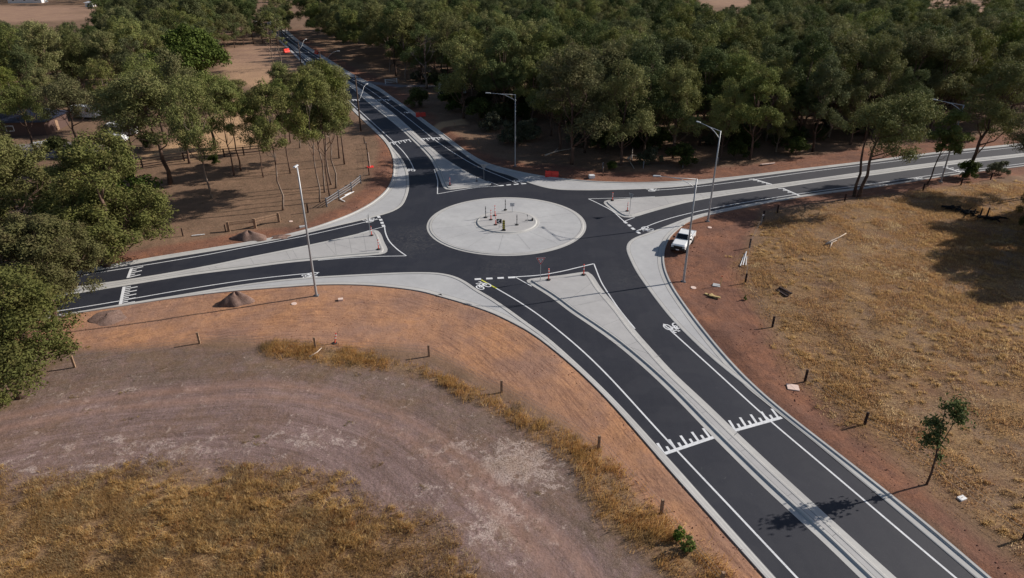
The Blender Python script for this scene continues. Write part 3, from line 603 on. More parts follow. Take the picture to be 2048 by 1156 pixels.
def mask_at(A, x, y):
    i = np.clip(np.searchsorted(xs, x) - 1, 0, nx - 2); j = np.clip(np.searchsorted(ys, y) - 1, 0, ny - 2); return A[j, i]

exec_parts = True

# ------------------------------------------------------------ street lamps and poles
def lamp(base, H, tip, label):
    b = at(*base); t = thing('street_lamp', label, 'street lamp', b, 0, 'tall steel street lamps around the junction')
    g = G(tip[0], tip[1], H + .25 + b[2]); v = Vector((g[0] - b[0], g[1] - b[1], 0)); L = min(v.length, 5.2); v.normalize()
    MB().tube([(0, 0, -.3), (0, 0, .05), (0, 0, 1.2), (0, 0, H * .6), (0, 0, H)], [.14, .14, .125, .10, .07], 10).build('pole', M['steel'], t, smooth=True)
    MB().box((0, 0, .03), (.5, .5, .06)).box((0, 0, .09), (.34, .34, .06)).build('base_plate', M['steel_d'], t)
    up = Vector((0, 0, 1))
    MB().tube([up * (H - .04), up * (H + .02) + v * L * .5, up * (H + .12) + v * (L - .5)], [.045, .04, .035], 6).tube([up * (H - .95) + v * .03, up * (H - .45) + v * L * .2, up * (H - .1) + v * L * .38, up * (H + .03) + v * L * .58], .045, 6).build('arm', M['lamp_grey'], t, smooth=True)
    m = Matrix.Rotation(math.atan2(v.y, v.x), 4, 'Z'); c = up * (H + .14) + v * (L - .15)
    hd = MB(); hd.add([Matrix.Translation(c) @ m @ Vector(p) for p in [(-.42, -.1, -.05), (.42, -.15, -.05), (.42, .15, -.05), (-.42, .1, -.05), (-.36, -.07, .07), (.36, -.1, .06), (.36, .1, .06), (-.36, .07, .07)]], [(3, 2, 1, 0), (4, 5, 6, 7), (0, 1, 5, 4), (1, 2, 6, 5), (2, 3, 7, 6), (3, 0, 4, 7)])
    hd.build('lamp_head', M['lamp_grey'], t, bevel=.02)
    return t
lamp((633.9,597.1), 13.9, (590,331), 'tall grey street lamp on the orange verge in front of the left road')
lamp((1366.7,563.4), 11.8, (1311,349.7), 'grey street lamp in front of the parked white ute, arm to the left')
lamp((1415,446), 12.2, (1396,241.7), 'grey street lamp standing just behind the white ute beside the right road')
lamp((1030.4,333.9), 11.9, (974,184.4), 'grey street lamp by the forest beyond the central island')
lamp((1881,364.6), 12.0, (1867.8,197.3), 'grey street lamp far along the right road between two roadside trees')
def wood_pole(base, H, tip, tz, label, steel=False):
    b = at(*base); t = thing('power_pole', label, 'pole', b, 0, 'poles along the far road'); m = M['pole_wood'] if not steel else M['steel']
    MB().tube([(0, 0, -.3), (0, 0, H * .5), (0, 0, H)], [.17, .15, .12], 8).build('pole', m, t, smooth=True)
    MB().tube([(-.9, 0, H - .35), (.9, 0, H - .35)], .06, 6).tube([(-.8, 0, H - .3), (-.8, 0, H - .1)], .04, 5).tube([(.8, 0, H - .3), (.8, 0, H - .1)], .04, 5).build('crossarm', M['pole_wood'], t)
    g = G(tip[0], tip[1], tz); v = Vector((g[0] - b[0], g[1] - b[1], 0)); L = min(v.length, 4.5); v.normalize(); z0 = tz - 2.6
    MB().tube([(0, 0, z0), v * L * .35 + Vector((0, 0, z0 + .7)), v * L * .75 + Vector((0, 0, tz - .3)), v * L + Vector((0, 0, tz))], .045, 6).build('outreach_arm', M['steel'], t, smooth=True)
    c = v * (L + .3) + Vector((0, 0, tz)); MB().box(tuple(c), (.75, .3, .13), math.atan2(v.y, v.x)).build('lamp_head', M['lamp_grey'], t, bevel=.03)
wood_pole((722,263.6), 10.9, (744.5,165), 8.5, 'brown timber power pole with lamp beside the slender trees on the far road')
wood_pole((603,134), 7.8, (629,75), 7.8, 'grey pole with lamp arm at the far end of the road by the brown field')
wood_pole((648,176), 9.4, (687,103), 9.2, 'pole with curved lamp arm rising behind the slender tree group')

# ------------------------------------------------------------ signs
def tri(cx, cz, s, y=0.0, down=True):
    k = -1 if down else 1; return [(cx - s / 2, y, cz - k * s * .29), (cx + s / 2, y, cz - k * s * .29), (cx, y, cz + k * s * .58)]
def giveway(base, face, h, label, s=1.0, dz=.16):
    b = G(*base); t = thing('give_way_sign', label, 'road sign', (b[0], b[1], dz), face)
    MB().tube([(0, 0, -.1), (0, 0, h)], .032, 8).build('post', M['steel'], t)
    def panel(sz, y0, y1, mat, nm, par):
        a = tri(0, h - .28, sz, y0); c = tri(0, h - .28, sz, y1); return MB().add(a + c, [(0, 1, 2), (5, 4, 3), (0, 3, 4, 1), (1, 4, 5, 2), (2, 5, 3, 0)]).build(nm, mat, par)
    pl = panel(s, -.035, -.055, M['steel'], 'sign_plate', t); panel(s * .985, -.0555, -.0568, M['white'], 'white_edge', pl)
    panel(s * .92, -.0575, -.060, M['redsign'], 'red_border', pl); panel(s * .62, -.0625, -.065, M['white'], 'sign_centre', pl)
    ar = MB()
    for k in range(3):
        a0 = math.radians(90 + k * 120); pts = [(math.cos(a0 + q) * .105 * s, h - .30 + math.sin(a0 + q) * .105 * s) for q in np.linspace(0, 1.35, 6)]
        vs = []
        for i, (px_, pz_) in enumerate(pts):
            r_ = math.hypot(px_, pz_ - h + .30); f = 1.25; g_ = .75; ux, uz = px_ / r_, (pz_ - h + .30) / r_; wd = .02 * s
            vs += [(px_ + ux * wd, -.067, pz_ + uz * wd), (px_ - ux * wd, -.067, pz_ - uz * wd)]
        ar.add(vs, [(2 * i, 2 * i + 1, 2 * i + 3, 2 * i + 2) for i in range(5)])
        ex, ez = pts[-1]; ta = a0 + 1.35 + math.pi / 2; tx, tz = math.cos(ta), math.sin(ta); ux, uz = math.cos(a0 + 1.35), math.sin(a0 + 1.35)
        ar.add([(ex + ux * .055 * s, -.067, ez + uz * .055 * s), (ex - ux * .055 * s, -.067, ez - uz * .055 * s), (ex + tx * .09 * s, -.067, ez + tz * .09 * s)], [(0, 1, 2)])
    ar.build('arrow_symbol', M['black'], pl, recalc=False)
    return t
giveway((1080.5,563), R(4), 2.75, 'red and white triangular give way sign facing the camera on the near traffic island', 1.05)
giveway((968,363), R(172), 2.6, 'grey back of a triangular give way sign on the far traffic island', 1.1)
giveway((1259,429), R(128), 2.9, 'thin grey back of a give way sign on the right traffic island', .95)
giveway((741,474), R(262), 2.9, 'give way sign seen edge on at the left traffic island', .95)
def chevron():
    b = G(998.3, 460.5); t = thing('chevron_sign', 'square black sign with a white chevron pointing left on the central island', 'road sign', (b[0], b[1], .26), 0)
    MB().tube([(0, 0, -.1), (0, 0, 1.1)], .03, 8).build('post', M['steel'], t)
    pl = MB().box((0, -.045, 1.02), (.68, .02, .62)).build('sign_plate', M['black'], t)
    MB().add([(-.26, -.058, 1.02), (.02, -.058, 1.25), (.2, -.058, 1.25), (-.08, -.058, 1.02), (.2, -.058, .79), (.02, -.058, .79)], [(0, 3, 2, 1), (0, 5, 4, 3)]).build('chevron_mark', M['white'], pl, recalc=False)
chevron()
def hazard():
    b = G(1007.5, 464.5); t = thing('hazard_marker', 'narrow black and yellow striped hazard marker on the central island', 'road sign', (b[0], b[1], .26), 0)
    MB().box((0, 0, .04), (.5, .35, .1)).build('base', M['rubber'], t)
    pl = MB().box((0, 0, .72), (.34, .03, 1.28)).build('sign_plate', M['black'], t)
    st = MB()
    for k in range(5): z = .2 + k * .26; st.add([(-.16, -.019, z), (.02, -.019, z + .12), (.02, -.019, z + .24), (-.16, -.019, z + .12), (.16, -.019, z), (.16, -.019, z + .12)], [(0, 1, 2, 3), (1, 4, 5, 2)])
    st.build('stripes', M['yellow'], pl, recalc=False)
hazard()
def backsign():
    b = G(1024.5, 428); t = thing('direction_sign', 'pale square sign turned away on a thin post at the back of the central island', 'road sign', (b[0], b[1], .26), R(185))
    MB().tube([(0, 0, -.1), (0, 0, 1.35)], .03, 8).build('post', M['steel'], t); MB().box((0, -.045, 1.1), (.6, .02, .5)).build('sign_plate', M['lamp_grey'], t)
backsign()

# ------------------------------------------------------------ bollards
def bollard_proto(kind):
    t = thing('bollard', 'x', 'bollard', (0, 0, 0))
    body = M['orange'] if kind == 'o' else M['steel_d']
    MB().tube([(0, 0, -.01), (0, 0, .05), (0, 0, .09)], [.24, .24, .1], 10).build('base', M['rubber'] if kind != 'o' else M['rubber'], t)
    MB().tube([(0, 0, .06), (0, 0, 1.02), (0, 0, 1.1)], [.06, .05, .045], 10).tube([(-.07, 0, 1.1), (.07, 0, 1.1)], .035, 6).build('post', body, t)
    for z in (.55, .85): MB().tube([(0, 0, z), (0, 0, z + .14)], .059, 10).build('reflective_band', M['white'] if kind == 'o' else M['black'], t)
    return t
bo, bd_ = bollard_proto('o'), bollard_proto('d')
BOLL = [(1097,562,.16,'o','orange bollard beside the give way sign on the near island',1.2),(1167,552,.16,'o','orange bollard at the right corner of the near island',1.15),
 (743.5,473,.16,'o','orange bollard beside the sign on the left island',1.1),(757.5,501,.16,'o','orange bollard at the front corner of the left island',1.15),
 (900,372.5,.16,'o','orange bollard at the left corner of the far island',1.1),(953.5,364,.16,'d','short dark bollard at the right end of the far island',.7),
 (1224.5,403,.16,'o','orange bollard at the left tip of the right island',1.1),(1254.5,424,.16,'o','dull red bollard beside the sign on the right island',1.1),
 (971.5,438.7,.27,'d','dark grey bollard furthest left on the central island',1.4),(1010.8,423.4,.27,'d','dark grey bollard at the back of the central island',1.4),
 (982,443.2,.27,'o','orange bollard second from the left on the central island',1.25),(990,434.8,.27,'o','tall orange and white bollard behind its neighbours on the central island',1.3),
 (991.5,453.3,.27,'o','orange bollard next to the chevron sign on the central island',1.25),(1033.8,453.5,.27,'d','dark bollard standing alone right of the hazard marker',1.25),
 (670,690,.08,'o','orange and white bollard leaning on the near verge by the fence',1.0)]
for i, (px, py, z, k, lab, sc) in enumerate(BOLL):
    src = bo if k == 'o' else bd_; g = G(px, py)
    c = copy_thing(src, (g[0], g[1], z if py != 690 else gz(*g)), random.random() * 3, lab, (1, 1, sc) if sc > .9 else (.8, .8, sc)); c['group'] = 'bollards on the islands'
    if py == 690: c.rotation_euler = (0, R(12), 0)
fb = copy_thing(bd_, (*G(1065, 444.3), .36), R(15), 'fallen dark bollard lying near the right kerb of the central island'); fb.rotation_euler = (0, R(-86), R(22)); fb['group'] = 'bollards on the islands'
for src in (bo, bd_):
    for ch in list(src.children): bpy.data.objects.remove(ch)
    bpy.data.objects.remove(src)
pt = thing('marker_post', 'thin pale marker post near the right kerb of the central island', 'post', (*G(1054.6, 448), .27)); MB().tube([(0, 0, -.1), (0, 0, 1.1)], .025, 6).build('post', M['steel'], pt); MB().box((0, -.01, .95), (.1, .05, .25)).build('reflector', M['steel_d'], pt)

# ------------------------------------------------------------ red water-filled barriers
def barrier(px, py, rz, label, s=1.0):
    b = at(px, py); t = thing('water_barrier', label, 'barrier', b, rz, 'red plastic water barriers'); m = MB()
    prof = [(-.3, 0), (-.3, .18), (-.17, .38), (-.11, .85), (.11, .85), (.17, .38), (.3, .18), (.3, 0)]
    for x0, x1 in ((-1.0, -.05), (.0, .95)):
        vs = [(x0 * s, y * s, z * s) for y, z in prof] + [(x1 * s, y * s, z * s) for y, z in prof]; n = 8
        m.add(vs, [tuple(range(7, -1, -1)), tuple(range(8, 16))] + [(i, (i + 1) % n, n + (i + 1) % n, n + i) for i in range(n)])
    m.build('body', M['red'], t, bevel=.04)
    for x in (-.5, .5): MB().box((x * s, 0, .88 * s), (.25, .16, .08)).build('filler_cap', M['redsign'], t)
    MB().box((-.02 * s, 0, .4 * s), (.1, .12, .6)).build('joining_pin', M['redsign'], t)
barrier(1104, 354.5, R(-8), 'bright red water barrier on the verge beyond the central island', 1.1)
barrier(842, 234, R(12), 'red water barrier beside the far road in front of the bushes', 1.1)
barrier(573.5, 106, R(70), 'red barrier at the left edge of the distant road', 1.5)
barrier(633, 108, R(120), 'red barrier at the right edge of the distant road', 1.6)

# ------------------------------------------------------------ vehicles
def wheel(t, x, y, r=.4, w=.27):
    wl = MB().tube([(x, y - w / 2, r), (x, y - w / 2 + .03, r), (x, y + w / 2 - .03, r), (x, y + w / 2, r)], [r * .9, r, r, r * .9], 20).build('wheel', M['rubber'], t)
    s = 1 if y > 0 else -1; MB().tube([(x, y + s * (w / 2 - .02), r), (x, y + s * (w / 2 + .015), r)], r * .6, 14).build('rim', M['steel'], wl)
def loft(mb, secs):
    n = len(secs[0]); b = len(mb.v)
    for s_ in secs: mb.v += s_
    for i in range(len(secs) - 1):
        for k in range(n): a = b + i * n + k; c = b + i * n + (k + 1) % n; mb.f.append((a, c, c + n, a + n))
    mb.f.append(tuple(b + k for k in reversed(range(n)))); mb.f.append(tuple(b + (len(secs) - 1) * n + k for k in range(n)))
def sec(x, w, z0, z1, tw=None, r=.08):
    tw = tw or w; return [(x, -w, z0), (x, w, z0), (x, w * 1.0, z0 + (z1 - z0) * .6), (x, tw * .97, z1 - r * .6), (x, tw * .88, z1), (x, -tw * .88, z1), (x, -tw * .97, z1 - r * .6), (x, -w * 1.0, z0 + (z1 - z0) * .6)]
def ute(loc, rz, label):
    t = thing('ute', label, 'ute', loc, rz)
    b = MB(); loft(b, [sec(2.55, .78, .62, .98, .74), sec(2.35, .88, .5, 1.12, .82), sec(1.35, .92, .48, 1.2, .84), sec(.95, .93, .46, 1.22, .86), sec(-.75, .93, .46, 1.2, .88)]); b.build('body', M['car_white'], t, bevel=.03)
    tr = MB(); tr.box((-1.72, 0, .72), (1.86, 1.8, .1)); 
    for y in (-.9, .9): tr.box((-1.72, y, .92), (1.88, .09, .62))
    tr.box((-2.64, 0, .92), (.08, 1.85, .62)).box((-.82, 0, .92), (.08, 1.76, .6)); tr.build('tray', M['car_white'], t, bevel=.02)
    MB().box((-1.72, 0, 1.16), (1.7, 1.68, .05)).build('tonneau_cover', M['car_white'], t)
    cb = MB(); loft(cb, [sec(.98, .80, 1.19, 1.22, .76), sec(.35, .78, 1.17, 1.76, .66), sec(-.55, .78, 1.17, 1.79, .68), sec(-.83, .80, 1.17, 1.45, .72)])
    cab = cb.build('cab', M['car_white'], t, bevel=.03)
    MB().add([(.93, -.70, 1.27), (.93, .70, 1.27), (.42, .62, 1.715), (.42, -.62, 1.715), (.955, -.70, 1.28), (.955, .70, 1.28), (.445, .62, 1.73), (.445, -.62, 1.73)], [(4, 5, 6, 7), (0, 3, 2, 1), (0, 1, 5, 4), (1, 2, 6, 5), (2, 3, 7, 6), (3, 0, 4, 7)]).build('windscreen', M['glass'], t)
    for s_ in (-1, 1):
        for x0, x1, x2, x3 in ((.72, .36, -.02, -.02), (-.08, -.08, -.62, -.68)):
            MB().add([(x0, s_ * .803, 1.26), (x1, s_ * .715, 1.68), (x2, s_ * .715, 1.68), (x3, s_ * .803, 1.26)], [(0, 1, 2, 3)]).build('side_window', M['glass'], t, recalc=False)
        MB().box((.62, s_ * 1.03, 1.28), (.16, .2, .18)).build('mirror', M['black'], t)
        MB().box((2.47, s_ * .66, .94), (.18, .3, .14)).build('headlight', M['lamp_grey'], t)
        for x in (1.65, -1.55):
            wheel(t, x, s_ * .80); MB().tube([(x, s_ * .86, .42), (x, s_ * .955, .42)], .5, 18).build('wheel_arch', M['black'], t)
    MB().box((2.62, 0, .58), (.16, 1.7, .3)).box((2.68, 0, .9), (.06, 1.1, .07)).box((2.7, .3, .75), (.06, .07, .4)).box((2.7, -.3, .75), (.06, .07, .4)).build('bullbar', M['black'], t)
    MB().box((2.58, 0, .85), (.08, 1.0, .22)).build('grille', M['black'], t)
    MB().box((2.725, 0, .56), (.02, .38, .12)).build('number_plate', M['white'], t)
    MB().tube([(-.9, -.75, 1.5), (-.9, .75, 1.5)], .04, 6).build('roll_bar', M['black'], t)
gf, gb = G(1350, 516), G(1378, 476); dv = Vector((gf[0] - gb[0], gf[1] - gb[1]))
uc = ((gf[0] + gb[0]) / 2, (gf[1] + gb[1]) / 2); ute((uc[0], uc[1], gz(*uc)), math.atan2(dv.y, dv.x), 'white dual cab ute parked on the red verge behind the street lamp')
def suv(px, py, rz, label):
    b = at(px, py); t = thing('parked_car', label, 'car', b, rz)
    m = MB(); loft(m, [sec(2.3, .8, .5, .85, .72), sec(2.1, .88, .42, .98, .8), sec(1.1, .9, .4, 1.08, .84), sec(-2.1, .9, .42, 1.05, .84), sec(-2.3, .84, .55, .95, .8)]); m.build('body', M['car_white'], t, bevel=.03)
    m = MB(); loft(m, [sec(1.0, .8, 1.04, 1.07, .76), sec(.3, .76, 1.03, 1.62, .64), sec(-1.6, .76, 1.03, 1.62, .64), sec(-2.1, .8, 1.03, 1.1, .72)]); m.build('cabin', M['car_white'], t, bevel=.03)
    for s_ in (-1, 1):
        MB().add([(.68, s_ * .80, 1.1), (.32, s_ * .71, 1.52), (-1.5, s_ * .71, 1.52), (-1.75, s_ * .80, 1.1)], [(0, 1, 2, 3)]).build('side_window', M['glass'], t, recalc=False)
        for x in (1.4, -1.4): wheel(t, x, s_ * .78, .36)
    MB().add([(.98, -.7, 1.1), (.98, .7, 1.1), (.40, .6, 1.57), (.40, -.6, 1.57)], [(0, 1, 2, 3)]).build('windscreen', M['glass'], t, recalc=False)
suv(231, 287, R(184), 'white car parked in the yard behind the left hand trees')
def caravan(px, py, rz, L, W, H, label, name='caravan', cat='caravan'):
    b = at(px, py); t = thing(name, label, cat, b, rz); m = MB(); loft(m, [sec(L / 2, W / 2, .5, H * .8), sec(L / 2 - .4, W / 2, .4, H), sec(-L / 2 + .3, W / 2, .4, H), sec(-L / 2, W / 2, .5, H - .3)]); m.build('body', M['white'], t, bevel=.04)
    for s_ in (-1, 1):
        for x in (-L * .25, L * .22): MB().box((x, s_ * (W / 2 + .005), H * .66), (.9, .03, .5)).build('window', M['glass'], t)
        wheel(t, 0, s_ * W * .4, .33)
    MB().tube([(L / 2, 0, .5), (L / 2 + 1.2, 0, .45)], .05, 5).build('drawbar', M['black'], t)
caravan(248, 272, R(10), 5.5, 2.2, 2.6, 'white caravan parked behind the white car in the yard')
caravan(176, 238, R(-12), 6, 2.3, 2.7, 'white caravan half hidden behind the left trees, further up the yard')
caravan(905, 190, R(5), 7, 2.4, 2.8, 'white caravan glimpsed between the trees beyond the far road')
caravan(1103, 182, R(20), 6, 2.4, 2.6, 'white caravan deep in the forest behind the street lamp')

# ------------------------------------------------------------ houses and sheds
def house(px, py, rz, L, W, H, rh, wall, roof, label, name='house', cat='house', wins=3):
    b = at(px, py); t = thing(name, label, cat, b, rz)
    m = MB(); m.box((0, 0, H / 2 - .1), (L, W, H + .2)); wl = m.build('wall', wall, t)
    e = .6; r = MB(); a, c = L / 2 + e, W / 2 + e
    r.add([(-a, -c, H), (a, -c, H), (a, c, H), (-a, c, H), (-a + c * .8, 0, H + rh), (a - c * .8, 0, H + rh), (-a, -c, H - .15), (a, -c, H - .15), (a, c, H - .15), (-a, c, H - .15)], [(0, 1, 5, 4), (1, 2, 5), (2, 3, 4, 5), (3, 0, 4), (0, 6, 7, 1), (1, 7, 8, 2), (2, 8, 9, 3), (3, 9, 6, 0), (9, 8, 7, 6)]); r.build('roof', roof, t)
    for k in range(wins):
        x = -L / 2 + L * (k + .5) / wins; w = MB().box((x, -W / 2 - .03, H * .55), (1.5, .08, 1.1)).build('window', M['white'], t); MB().box((x, -W / 2 - .075, H * .55), (1.3, .02, .9)).build('pane', M['glass'], w)
    d = MB().box((L / 2 + .03, 0, 1.05), (.08, 1.0, 2.1)).build('door', M['timber'], t); MB().box((L / 2 + .09, .35, 1.05), (.05, .05, .1)).build('handle', M['steel'], d)
house(50, 262, R(6), 13, 9, 2.9, 2.0, M['brick'], M['roof'], 'low brick house with a dark hipped roof behind the left trees', wins=1)
house(57, 6, R(10), 22, 10, 4, 2.2, M['white'], M['lamp_grey'], 'white farm shed at the top left beyond the distant field', 'farm_shed', 'shed')
house(182, 13.5, R(0), 5, 4, 2.6, .8, M['white'], M['lamp_grey'], 'tiny white shed at the edge of the distant left field', 'farm_shed', 'shed', 1)
struct(fix_and := MB().sheet(GL([(62,299),(62,286),(112,279),(116,292)]), .13).build('driveway', M['conc'], recalc=False)); fix_up(fix_and)

# ------------------------------------------------------------ fences
def rail_fence(pts, H, rails, pr, mat, label, name='rail_fence', step=2.4, group=None, rad=.05, post_pts=None):
    b = at(*pts[0]); t = thing(name, label, 'fence', b, 0, group)
    W = resample(GL(pts), .5); s = np.concatenate([[0], np.cumsum(np.linalg.norm(np.diff(W, axis=0), axis=1))]); n = max(1, int(s[-1] / step))
    P = [(np.interp(s[-1] * k / n, s, W[:, 0]), np.interp(s[-1] * k / n, s, W[:, 1])) for k in range(n + 1)] if post_pts is None else GL(post_pts)
    for x, y in P: z = gz(x, y) - b[2]; MB().box((x - b[0], y - b[1], z + H / 2 - .15), (pr * 2, pr * 2, H + .3), .2).build('post', mat, t)
    for rz in rails:
        m = MB()
        for p, q in zip(P[:-1], P[1:]):
            m.tube([(p[0] - b[0], p[1] - b[1], gz(*p) - b[2] + rz), (q[0] - b[0], q[1] - b[1], gz(*q) - b[2] + rz)], rad, 4)
        m.build('rail' if rad > .02 else 'wire', mat if rad > .02 else M['steel_d'], t)
    return t
rail_fence([(200,342),(295,334.5),(383,323),(450,317),(527,309)], 1.55, (.5, 1.0, 1.45), .10, M['timber_d'], 'dark stained three rail paddock fence among the left hand trees', 'paddock_fence', 3.0, rad=.085)
rail_fence([(458.5,464),(511,456.5),(558.5,445)], 1.35, (1.22, .9), .15, M['timber'], 'short timber fence with one sloping rail by the dumped soil', post_pts=[(458.5,464),(511,456.5),(558.5,445)], rad=.11)
rail_fence([(654,416.5),(680,399),(703,385),(722,370)], 1.35, (.45, .8, 1.15), .10, M['timber_g'], 'grey weathered three rail fence leaning beside the curved verge', 'rail_fence', 3.4, rad=.065)
rail_fence([(722,370),(738,356),(737,330),(733,298),(729,288)], 1.2, (.5, 1.0), .08, M['timber_d'], 'broken dark wire fence running up beside the far road verge', 'wire_fence', 4, rad=.007)
rail_fence([(616,428),(654,417)], 1.25, (.4, .8), .09, M['timber_d'], 'two dark fence posts with wire left of the grey rail fence', 'wire_fence', 12, rad=.007, post_pts=[(616.5,427.5),(654,416.5)])
rail_fence([(365,474),(458,464)], 1.1, (.4, .8), .06, M['timber_d'], 'single thin fence post with low wire left of the timber fence', 'wire_fence', 12, rad=.007, post_pts=[(367,476),(452,466)])
RF = [(1525,441),(1498,500),(1490,568),(1544,657),(1609,766),(1728,853),(2046,1079)]
rail_fence(RF, 1.2, (.35, .7, 1.05), .075, M['timber_d'], 'wire paddock fence on dark posts between red verge and dry grass', 'wire_fence', rad=.006, post_pts=RF)
RF2 = [(1526,440),(1554,427),(1688,407),(1845,384),(1921,372),(1980,362)]
rail_fence(RF2, 1.2, (.4, .9), .075, M['timber_d'], 'wire paddock fence following the right road past the roadside trees', 'wire_fence', rad=.006, post_pts=RF2)
LF = [(150,735),(400,689.5),(632,702),(858,713.5),(1003,787),(1197,897),(1322,1028),(1440,1180)]
rail_fence(LF, 1.2, (.35, .7, 1.05), .085, M['timber'], 'wire paddock fence on brown posts curving through the near dry grass', 'wire_fence', rad=.006, post_pts=LF)
rail_fence([(771,169),(782,167.5),(794,166)], 1.3, (.35, .75, 1.15), .1, M['white'], 'white slatted gates beside the track beyond the far road', 'gate', 2.2, rad=.1)
FF = [(1205,340),(1360,336),(1500,320)]
rail_fence(FF, 1.2, (.5, 1.0), .06, M['timber_g'], 'thin wire fence at the forest edge behind the right road', 'wire_fence', 6, rad=.006)
FF = [(957,248),(910,225),(979,262)]
for i, (x, y, l) in enumerate([(910,257,'small timber post beside the bushes on the far verge'),(957,290,'small timber post under the shrubs near the lamp'),(1206,350,'pale post at the forest edge right of the red barrier'),(733,298,'pale timber stake on the verge beside the far road')]):
    p = at(x, y); t = thing('fence_post', l, 'post', p); MB().box((0, 0, .5), (.14, .14, 1.3)).build('post', M['timber'], t); MB().box((0, 0, 1.16), (.17, .17, .05)).build('cap', M['timber_g'], t)

# ------------------------------------------------------------ dumped soil, lids and debris
def mound(px, py, r, h, label, ry=1.0, seed=1):
    b = at(px, py); n, m = 40, 14; V = []; F = []
    for i in range(m + 1):
        q = i / m; 
        for k in range(n):
            a = 2 * math.pi * k / n; rr = r * q * (1 + .16 * math.sin(2 * a + seed) + .08 * math.sin(5 * a + seed * 2)); x, y = math.cos(a) * rr, math.sin(a) * rr * ry
            z = h * (1 - q ** 1.5) * (1 + .12 * math.sin(3 * a + seed)) + (fbm(np.array([x + b[0]]), np.array([y + b[1]]), .7, seed)[0] - .5) * .3 * (1 - q * .7) - (.25 if i == m else .03)
            V.append((x, y, z))
    for i in range(m):
        for k in range(n): a = i * n + k; c = i * n + (k + 1) % n; F.append((a, c, c + n, a + n))
    mb = MB(); mb.v = V; mb.f = F; o = mb.build('soil_pile', M['soil_pile'], smooth=True, recalc=True); o.location = b
    return tag(o, label, 'soil pile')
mound(474, 606, 1.65, 1.15, 'conical heap of grey brown soil on the orange verge left of the near lamp', .8, 1)
mound(499, 477, 2.2, 1.0, 'dumped soil heap behind the left road by the timber fence', .7, 2)
mound(215, 633, 2.2, .4, 'low flattened heap of grey soil beside the left tree', .75, 4)
mound(560, 474, 1.6, .3, 'small low spill of red soil right of the soil heap by the fence', .6, 6)
def slab(px, py, d, rz, mat, label, name='pit_lid', cat='lid', rnd=False):
    b = at(px, py); 
    m = MB().tube([(0, 0, -.1), (0, 0, d[2])], d[0] / 2, 16) if rnd else MB().box((0, 0, d[2] / 2 - .05), (d[0], d[1], d[2] + .1))
    o = m.build(name, mat); o.location = b; o.rotation_euler = (R(3), R(2), rz); return tag(o, label, cat)
slab(589,613,(.55,.55,.05),0,M['lid'],'small round pale lid on the orange verge left of the near lamp',rnd=True)
slab(682,605,(.5,.4,.2),.3,M['lid'],'small pale concrete block right of the near lamp', 'concrete_block', 'block')
slab(1419,458,(.55,.55,.05),0,M['lid'],'small round pale lid on red soil right of the white ute',rnd=True)
slab(1387,575,(.6,.6,.05),0,M['lid'],'round pale lid on the red verge near the lamp base',rnd=True)
slab(1433,571,(.8,.65,.06),-.4,M['conc'],'grey square lid beside the timber stake on the red verge')
slab(1585,778.5,(.95,.75,.1),-.2,M['lid'],'cream square lid on the red verge beside a dark post')
slab(582,444,(.5,.5,.05),0,M['lid'],'small round pale lid behind the left road',rnd=True)
slab(606,456,(.9,.35,.2),.5,M['conc'],'pale concrete block at the kerb behind the left road', 'concrete_block', 'block')
slab(1183,358,(.9,.7,.5),.2,M['white'],'small white box on the verge right of the red barrier', 'utility_box', 'box')
slab(1923,998,(.55,.35,.12),.4,M['white'],'small scrap of white plastic at the fence line lower right', 'litter', 'litter')
slab(878,592,(.6,.4,.12),.4,M['black'],'small dark grate on the near concrete apron', 'drain_grate', 'drain')
def sticks(px, py, segs, mat, label, name, cat, rad=.06, parts='board'):
    b = at(px, py); t = thing(name, label, cat, b)
    for p, q in segs:
        a = at(*p[:2]); c = at(*q[:2]); MB().box((0, 0, 0), (math.dist(a, c), rad * 2, rad), M=Matrix.Translation(((a[0] + c[0]) / 2 - b[0], (a[1] + c[1]) / 2 - b[1], .08 + (p[2] if len(p) > 2 else 0))) @ Matrix.Rotation(math.atan2(c[1] - a[1], c[0] - a[0]), 4, 'Z')).build(parts, mat, t)
sticks(1485, 525, [((1480,536),(1489,512)),((1485,536,.1),(1492,509,.1)),((1491,535),(1493,516))], M['white'], 'bundle of white planks lying along the fence line right of the ute', 'plank_stack', 'planks', .055)
sticks(1425, 592, [((1410,588),(1425,593)),((1415,590),(1437,596,)),((1418,593,.1),(1440,598,.1)),((1422,589),(1432,597))], M['timber_y'], 'small scatter of yellow split timber on the red verge', 'timber_scrap', 'timber', .12)
sticks(1568, 588, [((1555,581),(1578,594)),((1558,580,.12),(1582,593,.12)),((1554,584),(1574,597))], M['timber_d'], 'dark rails lying in the dry grass', 'rail_stack', 'rails', .12, 'rail')
sticks(700, 404, [((681,402),(708,387)),((690,396,.1),(702,390,.1)),((680,402),(690,407))], M['white'], 'white boards lying against the grey rail fence', 'plank_stack', 'planks', .07)
sticks(1534, 333, [((1520,333),(1549,330)),((1522,334,.1),(1546,331.5,.1))], M['lid'], 'long pale kerb stone lying on the verge behind the right road', 'kerb_stone', 'kerb stone', .15, 'stone')
sticks(402, 473, [((384,475),(410,472)),((386,476,.1),(404,474,.1))], M['white'], 'pale board lying on the ground beside the left fence post', 'plank_stack', 'planks', .08)
sticks(1300, 379, [((1297,355),(1301,352))], M['white'], 'short white marker lying at the kerb beyond the right island', 'plank_stack', 'planks', .1)
b = at(1440, 572); t = thing('survey_stake', 'pale upright timber stake beside the grey lid on the red verge', 'stake', b); MB().tube([(0, 0, -.2), (.06, 0, 1.25)], .04, 5).build('stake', M['timber_y'], t); MB().box((.06, 0, 1.15), (.1, .1, .12)).build('ribbon', M['red'], t)
